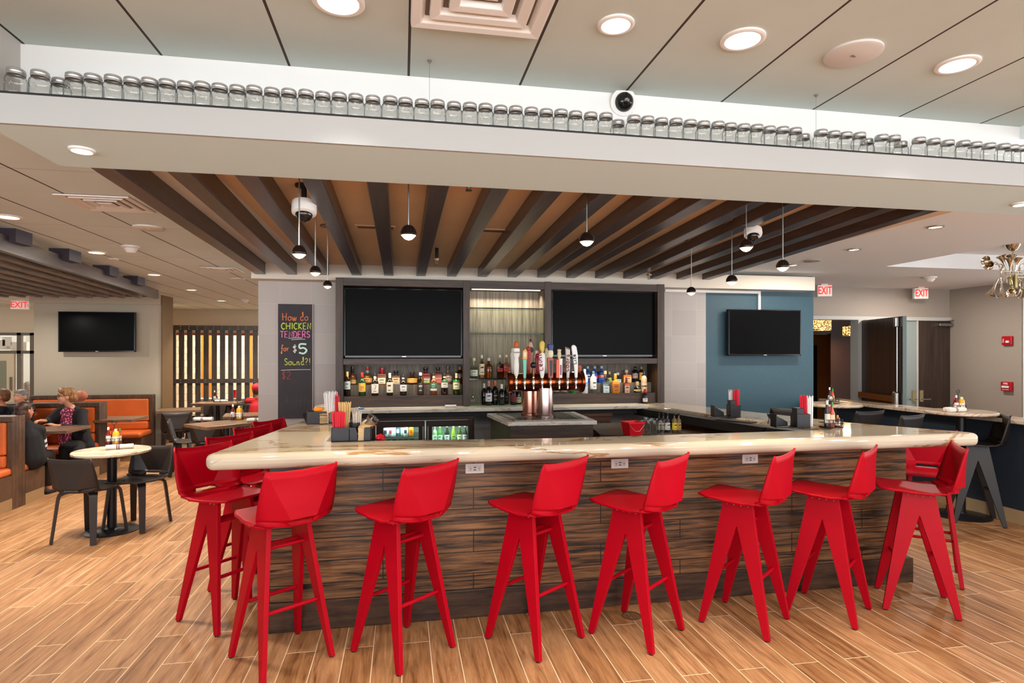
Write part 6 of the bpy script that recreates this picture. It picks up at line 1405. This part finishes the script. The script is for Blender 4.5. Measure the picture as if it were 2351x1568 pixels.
condiments(Z(500, 922.8, .74), .741, 'on the wooden table by the slatted screen', 1.0, .2, sets=[SET[3], SETBAR[0]])
def napkin_roll(c, z, rz, lab, s=1.0):
    t = thing('napkin_roll', lab, 'napkin roll', (c[0], c[1], z + .001), rz, 'white napkin rolls around cutlery')
    R = Matrix.Translation((-.11 * s, 0, .02 * s)) @ Matrix.Rotation(PI / 2, 4, 'Y')
    ob('cloth', MB().lathe([(.006, 0), (.021 * s, .004), (.024 * s, .06 * s), (.021 * s, .15 * s), (.023 * s, .215 * s), (.008, .22 * s)], 14, R), plain('napkin_white', 'e6ded2', .9), t, smooth=45)
    ob('stripe', MB().lathe([(.0245 * s, .085 * s), (.0243 * s, .093 * s)], 14, R, cap=False).lathe([(.0238 * s, .10 * s), (.0235 * s, .108 * s)], 14, R, cap=False), plain('stripe_maroon', '6a1c2a', .8), t)
c = Z(275, 1031, .73); napkin_roll(c, .731, .35, 'white napkin roll with dark stripes on the small round table', 1.0)
c = (HT2[0] - .16, HT2[1] - .10); napkin_roll(c, 1.036, .1, 'white napkin roll on the high table by the dark closed door, in front', 1.0); napkin_roll((c[0] + .04, c[1] + .06), 1.036, -.15, 'white napkin roll on the high table by the dark closed door, behind the other', .95)
c = Z(468, 966, .74); napkin_roll(c, .741, -.2, 'white napkin roll on the wooden table beside the red stools, by its dark chair', 1.1)
c = Z(590, 968, .74); napkin_roll(c, .741, .3, 'white napkin roll at the wall edge on the table beside the red stools', 1.1)
c = Z(508, 923, .74); napkin_roll(c, .741, .1, 'white napkin roll beside the cruets by the slatted screen', 1.0)
x_, y_, z_ = YW(538, 903, 13.5); t = thing('red_cup', 'red plastic cup on the serving wall behind the slatted screen', 'cup', (x_, 13.5, .661)); ob('cup_wall', MB().lathe([(.05, 0), (.065, .17), (.06, .17), (.048, .01), (.001, .01)], 18, cap=False), plain('red_cup', 'd01a24', .4), t, smooth=45)
# floor drain by the fourth stool
c = Z(1450, 1414, 0); t = thing('floor_drain', 'round metal floor drain beside the middle red stool', 'floor drain', (c[0], c[1], 0))
ob('rim', MB().lathe([(.06, 0), (.06, .003), (.05, .003)], 24, cap=False), plain('drain_brown', '7a5a40', .4, .6), t); g = MB()
for k in range(7): w_ = math.sqrt(max(.0001, .048 ** 2 - (-.042 + .014 * k) ** 2)); g.box(-w_, w_, -.044 + .014 * k, -.040 + .014 * k, .001, .003)
ob('grate', g, plain('drain_grate', '6a4c36', .5, .5), t)
# ================================================================ signs, alarms, trumpet lamp, hall lamps
def text_mesh(txt, size, depth=.002, bold=0.0):
    cu = bpy.data.curves.new('txt', 'FONT'); cu.body = txt; cu.size = size; cu.extrude = depth; cu.offset = bold; cu.align_x = 'CENTER'; cu.align_y = 'CENTER'
    o = bpy.data.objects.new('txt', cu); COL.objects.link(o); bpy.context.view_layer.update()
    me = bpy.data.meshes.new_from_object(o.evaluated_get(bpy.context.evaluated_depsgraph_get())); bpy.data.objects.remove(o); bpy.data.curves.remove(cu)
    return me
def text_ob(name, txt, size, m, par, loc, bold=0.0, sx=1.0, rot=(PI / 2, 0, 0)):
    me = text_mesh(txt, size, .0015, bold); me.materials.clear(); me.materials.append(m)
    o = ob(name, me, None, par); o.location = loc; o.rotation_euler = rot; o.scale = (sx, 1, 1); return o
def exit_sign(px, py, w_px, h_px, zc, lab, arrow=False, rz=0):
    x, y = Z(px, py - h_px / 2 - 3, zc)
    d = (x * S_ + y * C_); w = w_px * d / F; h = h_px * d / F
    t = thing('exit_sign', lab, 'exit sign', (x, y, zc), rz)
    ob('housing', MB().box(-w / 2, w / 2, -.03, .03, -h - .012, -.012), M['white_plastic'], t, bev=.01, seg=3)
    ob('face_plate', MB().box(-w / 2 + .012, w / 2 - .012, -.032, -.030, -h, -.024), M['exit_face'], t)
    ob('canopy', MB().box(-w * .22, w * .22, -.025, .025, -.014, 0), M['white_plastic'], t)
    text_ob('lettering', 'EXIT', h * .92, M['exit_red'], t, (-.012 if arrow else 0, -.033, -h / 2 - .012), .002, .78 * (w / h) / 1.6)
    if arrow: ob('arrow', MB().strip([(w * .36, -.033, -h * .35 - .012), (w * .43, -.033, -h * .5 - .012), (w * .36, -.033, -h * .65 - .012)], (0, 1, 0), .002, .009), M['exit_red'], t)
exit_sign(47, 702, 34, 21, 2.50, 'EXIT sign with arrow hanging from the tan ceiling by the booth wall', True, .3)
exit_sign(1891.5, 669, 33, 27, ZC, 'EXIT sign under the white ceiling beside the slate blue wall', rz=-.25)
exit_sign(2113, 675, 31, 25, ZC, 'EXIT sign under the white ceiling over the dark doors', rz=-.25)
p = XW(2316, 782, 7.75); t = thing('fire_strobe', 'red fire alarm strobe on the taupe wall, the upper of the two red boxes', 'fire alarm', (7.75, p[1], p[2]), 0)
ob('body', MB().box(-.04, 0, -.065, .065, -.06, .06), plain('alarm_red', 'a81420', .35), t, bev=.012, seg=3); ob('lens', MB().box(-.055, -.04, -.04, .0, -.03, .0), plain('strobe_lens', 'e0d8d4', .2), t, bev=.004)
text_ob('lettering', 'FIRE', .028, M['white_plastic'], t, (-.042, .04, .0), 0, 1, (PI / 2, PI / 2, -PI / 2))
p = XW(2316, 887, 7.75); t = thing('fire_pull_station', 'red fire alarm pull station on the taupe wall, the lower of the two red boxes', 'fire alarm', (7.75, p[1], p[2]), 0)
ob('body', MB().box(-.05, 0, -.065, .065, -.06, .06), plain('alarm_red2', 'a81420', .35), t, bev=.006); ob('pull_bar', MB().box(-.062, -.05, -.045, .045, -.02, .008), plain('pull_white', 'e4dcd8', .4), t, bev=.003)
text_ob('lettering', 'FIRE', .035, M['white_plastic'], t, (-.0515, 0, .035), 0, 1, (PI / 2, 0, -PI / 2)); text_ob('lettering', 'PULL DOWN', .014, M['white_plastic'], t, (-.0515, 0, -.042), 0, 1, (PI / 2, 0, -PI / 2))
# trumpet chandelier
zc = ZC + .16; c = Z(2325, 562, zc); t = thing('trumpet_chandelier', 'chandelier of polished trumpet bells hanging at the picture edge', 'chandelier', (*c, zc))
u = (zc - 1.6) / 250    # metres per pixel at this distance
ob('ceiling_cup', MB().lathe([(.065, 0), (.06, -.012), (.035, -.05), (.018, -.06)], 24, cap=False), M['nickel'], t, smooth=50)
ob('stem', MB().tube([(0, 0, -.05), (0, 0, -.42)], .007, 8), M['nickel'], t, smooth=50)
ob('valve_block', MB().lathe([(.022, -.40), (.024, -.39), (.024, -.33), (.022, -.32)], 14, c=(-.03, 0, 0)).lathe([(.022, -.40), (.024, -.39), (.024, -.33), (.022, -.32)], 14, c=(.03, .01, 0)).lathe([(.016, -.43), (.016, -.30)], 14, c=(0, -.03, 0)), plain('aged_brass', '9a8a5e', .3, .9), t, smooth=40)
def trumpet(path, d, L=.15, R=.047):
    P = smoothpath(path, 4); e = Vector(path[-1]); d = Vector(d).normalized()
    T = Matrix.Translation(e) @ d.to_track_quat('Z', 'Y').to_matrix().to_4x4()
    mb = MB().tube(P, .006, 8).lathe([(.007, -.01), (.010, L * .3), (.016, L * .55), (.026, L * .8), (R, L), (R * .98, L + .003), (.024, L * .8), (.008, L * .3)], 22, T, cap=False)
    ob('trumpet', mb, M['nickel'], t, smooth=45)
k = u
def tp(dx, dy, y=0): return (dx * k, y, -(dy - 562) * k)
for s in (-1, 1):
    X = lambda v: s * v
    trumpet([tp(X(32), 645), tp(X(32), 625), tp(X(32), 612, -.02), tp(X(45), 606, -.02), tp(X(56), 606, -.03)], (s * 1, -.25, -.25), .12, .05)
    trumpet([tp(X(27), 645), tp(X(26), 620, .03), tp(X(30), 608, .03), tp(X(40), 605, .04)], (s * .95, -.1, .22), .12, .045)
    trumpet([tp(X(32), 640), tp(X(30), 652)], (0, -.05, -1), .13, .046); trumpet([tp(X(27), 640, .05), tp(X(33), 650, .05)], (s * .3, .2, -1), .12, .045)
    trumpet([tp(X(6), 640), tp(X(7), 620)], (s * .15, -.1, 1), .12, .045); trumpet([tp(X(-8), 632, .04), tp(X(-8), 612, .04)], (-s * .25, .2, 1), .12, .045)
    trumpet([tp(X(12), 645, -.03), tp(X(10), 655, -.03), tp(X(14), 662, -.03)], (s * .6, -.7, -.6), .09, .048)
    ob('cross_tube', MB().tube([tp(X(2), 622), tp(X(34), 624)], .005, 8).tube([tp(X(2), 630, -.02), tp(X(34), 629, -.02)], .004, 8).tube([tp(X(2), 636), tp(X(34), 636)], .005, 8).tube([tp(X(26), 648, .02), tp(X(26), 612, .02)], .005, 8), M['nickel'], t, smooth=50)
trumpet([tp(20, 640, -.04), tp(24, 640, -.12)], (.3, -1, -.1), .12, .05)
# drum lamps in the hall
q = NM('crystal_glow'); vo = q.new('ShaderNodeTexVoronoi'); vo.inputs['Scale'].default_value = 40; q.link(q.coords(), vo.inputs['Vector'])
q.col('e8c890'); e_ = q.ramp(vo.outputs['Distance'], [(.1, 'ffe6b8'), (.35, 'e0a850'), (.6, '3a2408')]); q.link(e_, q.b.inputs['Emission Color']); q.b.inputs['Emission Strength'].default_value = 3.0
for px, py, w, h, y, lab in ((1884, 745, 44, 27, 8.4, 'glowing crystal drum lamp in the hall, beside the slate blue wall'), (1953, 760, 33, 21, 9.2, 'glowing crystal drum lamp in the hall, deeper in by the dark door')):
    x, _, z = YW(px, py, y); d = x * S_ + y * C_; r = w / 2 * d / F; hh = h * d / F
    t = thing('drum_lamp', lab, 'ceiling lamp', (x, y, z), 0, 'crystal drum lamps in the hall')
    ob('crystal_drum', MB().lathe([(r, -hh / 2), (r, hh / 2)], 28, cap=False), q.m, t, smooth=40); ob('metal_rim', MB().lathe([(r * 1.01, hh / 2), (r * 1.01, hh / 2 + .012), (.01, hh / 2 + .012)], 28, cap=False).lathe([(r * 1.01, -hh / 2), (r * 1.01, -hh / 2 + .012)], 28, cap=False), M['nickel'], t, smooth=40)
    ob('ceiling_rod', MB().tube([(0, 0, hh / 2), (0, 0, 2.45 - z)], .008, 8), M['nickel'], t)
    LAMPS.append((x, y, z - hh / 2 - .03, .2, 4))
# ================================================================ empties to their bases
bpy.context.view_layer.update()
for o in list(COL.objects):
    if o.type == 'EMPTY' and o.parent is None and tuple(o.location) == (0, 0, 0) and o.rotation_euler.z == 0:
        ch = [c for c in COL.objects if c.parent == o and c.type == 'MESH']
        vs = [v.co + c.location for c in ch for v in c.data.vertices]
        if not vs: continue
        lo = [min(v[i] for v in vs) for i in range(3)]; hi = [max(v[i] for v in vs) for i in range(3)]
        b = Vector(((lo[0] + hi[0]) / 2, (lo[1] + hi[1]) / 2, lo[2]))
        o.location = b
        for c in ch: c.location = c.location - b
# ================================================================ light
def area(name, loc, size, power, color, rot=(0, 0, 0), sy=None, shape='DISK', spread=PI):
    l = bpy.data.lights.new(name, 'AREA'); l.energy = power; l.color = color; l.shape = shape; l.size = size; l.spread = spread
    if sy: l.shape = 'RECTANGLE'; l.size_y = sy
    o = bpy.data.objects.new(name, l); COL.objects.link(o); o.location = loc; o.rotation_euler = rot; return o
for x, y, z, d, kind in LAMPS:
    if kind == 0 and z > 2.5: area('downlight_and_fill', (x, y, z), d * .75, 6, (1, .97, .93), spread=math.radians(80))
    elif kind == 0: area('soffit_beam', (x, y, z), d * .7, 5, (1, .95, .88))
    elif kind == 1: area('warm_beam', (x, y, z), d * .75, 24, (1, .90, .76), spread=math.radians(110))
    elif kind == 2: area('halogen_beam', (x, y, z), d * .75, 7, (1, .82, .6))
    elif kind == 3:
        l = bpy.data.lights.new('pendant_beam', 'SPOT'); l.energy = 22; l.color = (1, .80, .55); l.spot_size = math.radians(75); l.spot_blend = .5; l.shadow_soft_size = .03
        o = bpy.data.objects.new('pendant_beam', l); COL.objects.link(o); o.location = (x, y, z)
    else: area('hall_beam', (x, y, z), .25, 20, (1, .62, .3))
# added fill lamps without fittings, brightening floor and ceilings past the visible downlights
for x, y in ((-2.1, 6.8), (-2.2, 9.5), (-1.8, 11.2), (-7, 11.2), (-2.1, 4.2)): area('ceiling_fill', (x, y, 2.49), .14, 30, (1, .92, .80))
for x, y in ((-5.6, 7.4), (-6.6, 5.6), (-5.2, 9.2)): area('booth_fill', (x, y, 2.2), .14, 20, (1, .92, .82))
for x in (-.9, .5, 1.9, 2.8):
    for y in (-3, -1.6, -.2): area('downlight_and_fill', (x, y, 2.69), .12, 24, (1, .98, .95))  # rows added behind the camera so the floor bounces light upwards
for x, y in ((4.4, -2), (4.4, .2), (4.4, 2.2), (6.6, 0), (6.6, 3), (4.3, 5.4)): area('downlight_and_fill', (x, y, 2.5), .12, 22, (1, .98, .95))
for x, y in ((-2.6, -2), (-2.6, .4), (-4.5, -1), (-4.5, 2), (-2.6, 2.2)): area('downlight_and_fill', (x, y, 2.5), .12, 5, (1, .95, .88))
for x, y in ((-3, 14.4), (-1, 14.4), (-4.4, 14.4)): area('kitchen_lamp', (x, y, 2.45), .4, 60, (1, .86, .66))
for x in (-9, -6.5): area('lobby_lamp', (x, 15.2, 2.45), .5, 60, (1, .97, .92))
area('exit_wall_fill', (6.6, 6.4, 2.48), .14, 30, (1, .9, .78))  # added to brighten the exit wall, no fitting
for xa, xb in ((xs[1], xs[2]), (xs[5], xs[6])):
    area('bottle_strip', ((xa + xb) / 2, 6.025, zr0 - .012), xb - xa - .1, 3.6, (1, .88, .66), sy=.02, spread=math.radians(125))
area('niche_strip', ((xs[3] + xs[4]) / 2, 6.16, ztop0 - .02), xs[4] - xs[3] - .08, 8, (1, .93, .80), sy=.03, spread=math.radians(125))
area('cooler_fill', ((fx(880) + fx(961)) / 2, 5.845, fz(974)), .36, 3, (.9, 1, .96), sy=.03); area('cooler_fill', ((fx(992) + fx(1075)) / 2, 5.845, fz(974)), .36, 3, (.9, 1, .96), sy=.03)  # added light behind the door glass, brightening cans and bottles
# daylight: sky through the window walls
w = bpy.data.worlds.new('World'); SC.world = w; w.use_nodes = True
bg = w.node_tree.nodes['Background']; bg.inputs[1].default_value = 1.0
wt = w.node_tree; tc = wt.nodes.new('ShaderNodeTexCoord'); sp = wt.nodes.new('ShaderNodeSeparateXYZ'); mr = wt.nodes.new('ShaderNodeMapRange'); mx = wt.nodes.new('ShaderNodeMix'); mx.data_type = 'RGBA'
wt.links.new(tc.outputs['Generated'], sp.inputs[0]); wt.links.new(sp.outputs[2], mr.inputs[0]); mr.inputs[1].default_value = -.02; mr.inputs[2].default_value = .04; wt.links.new(mr.outputs[0], mx.inputs[0])
mx.inputs[6].default_value = (8.2, 8.4, 8.6, 1); mx.inputs[7].default_value = (2.3, 2.65, 3.0, 1); wt.links.new(mx.outputs[2], bg.inputs[0])   # lower half brightened to light the ceilings from below, sky above
def portal(loc, sx, sy, rot):
    o = area('window_portal', loc, sx, 1, (1, 1, 1), rot, sy); o.data.cycles.is_portal = True
portal((-1, FY + .2, 1.38), 18, 2.24, (PI / 2, 0, 0)); portal((7.7, 1.0, 1.36), 10.4, 2.1, (PI / 2, 0, PI / 2))
# ================================================================ camera
cam = bpy.data.cameras.new('Camera'); co = bpy.data.objects.new('Camera', cam); COL.objects.link(co)
cam.sensor_fit = 'HORIZONTAL'; cam.sensor_width = 36; cam.lens = 36 * F / 2351; cam.shift_y = (HY - 784) / 2351; cam.shift_x = 0
co.location = (0, 0, H); co.rotation_euler = (PI / 2, 0, -TH); cam.clip_start = .05; cam.clip_end = 100
SC.camera = co
SC.view_settings.view_transform = 'Standard'; SC.view_settings.look = 'None'; SC.view_settings.gamma = 1; SC.view_settings.exposure = -0.08; SC.view_settings.use_curve_mapping = False
try:
    SC.cycles.use_denoising = True; SC.cycles.max_bounces = 10; SC.cycles.diffuse_bounces = 5; SC.cycles.transparent_max_bounces = 24; SC.cycles.sample_clamp_indirect = 6; SC.cycles.caustics_reflective = False; SC.cycles.caustics_refractive = False
except Exception: pass
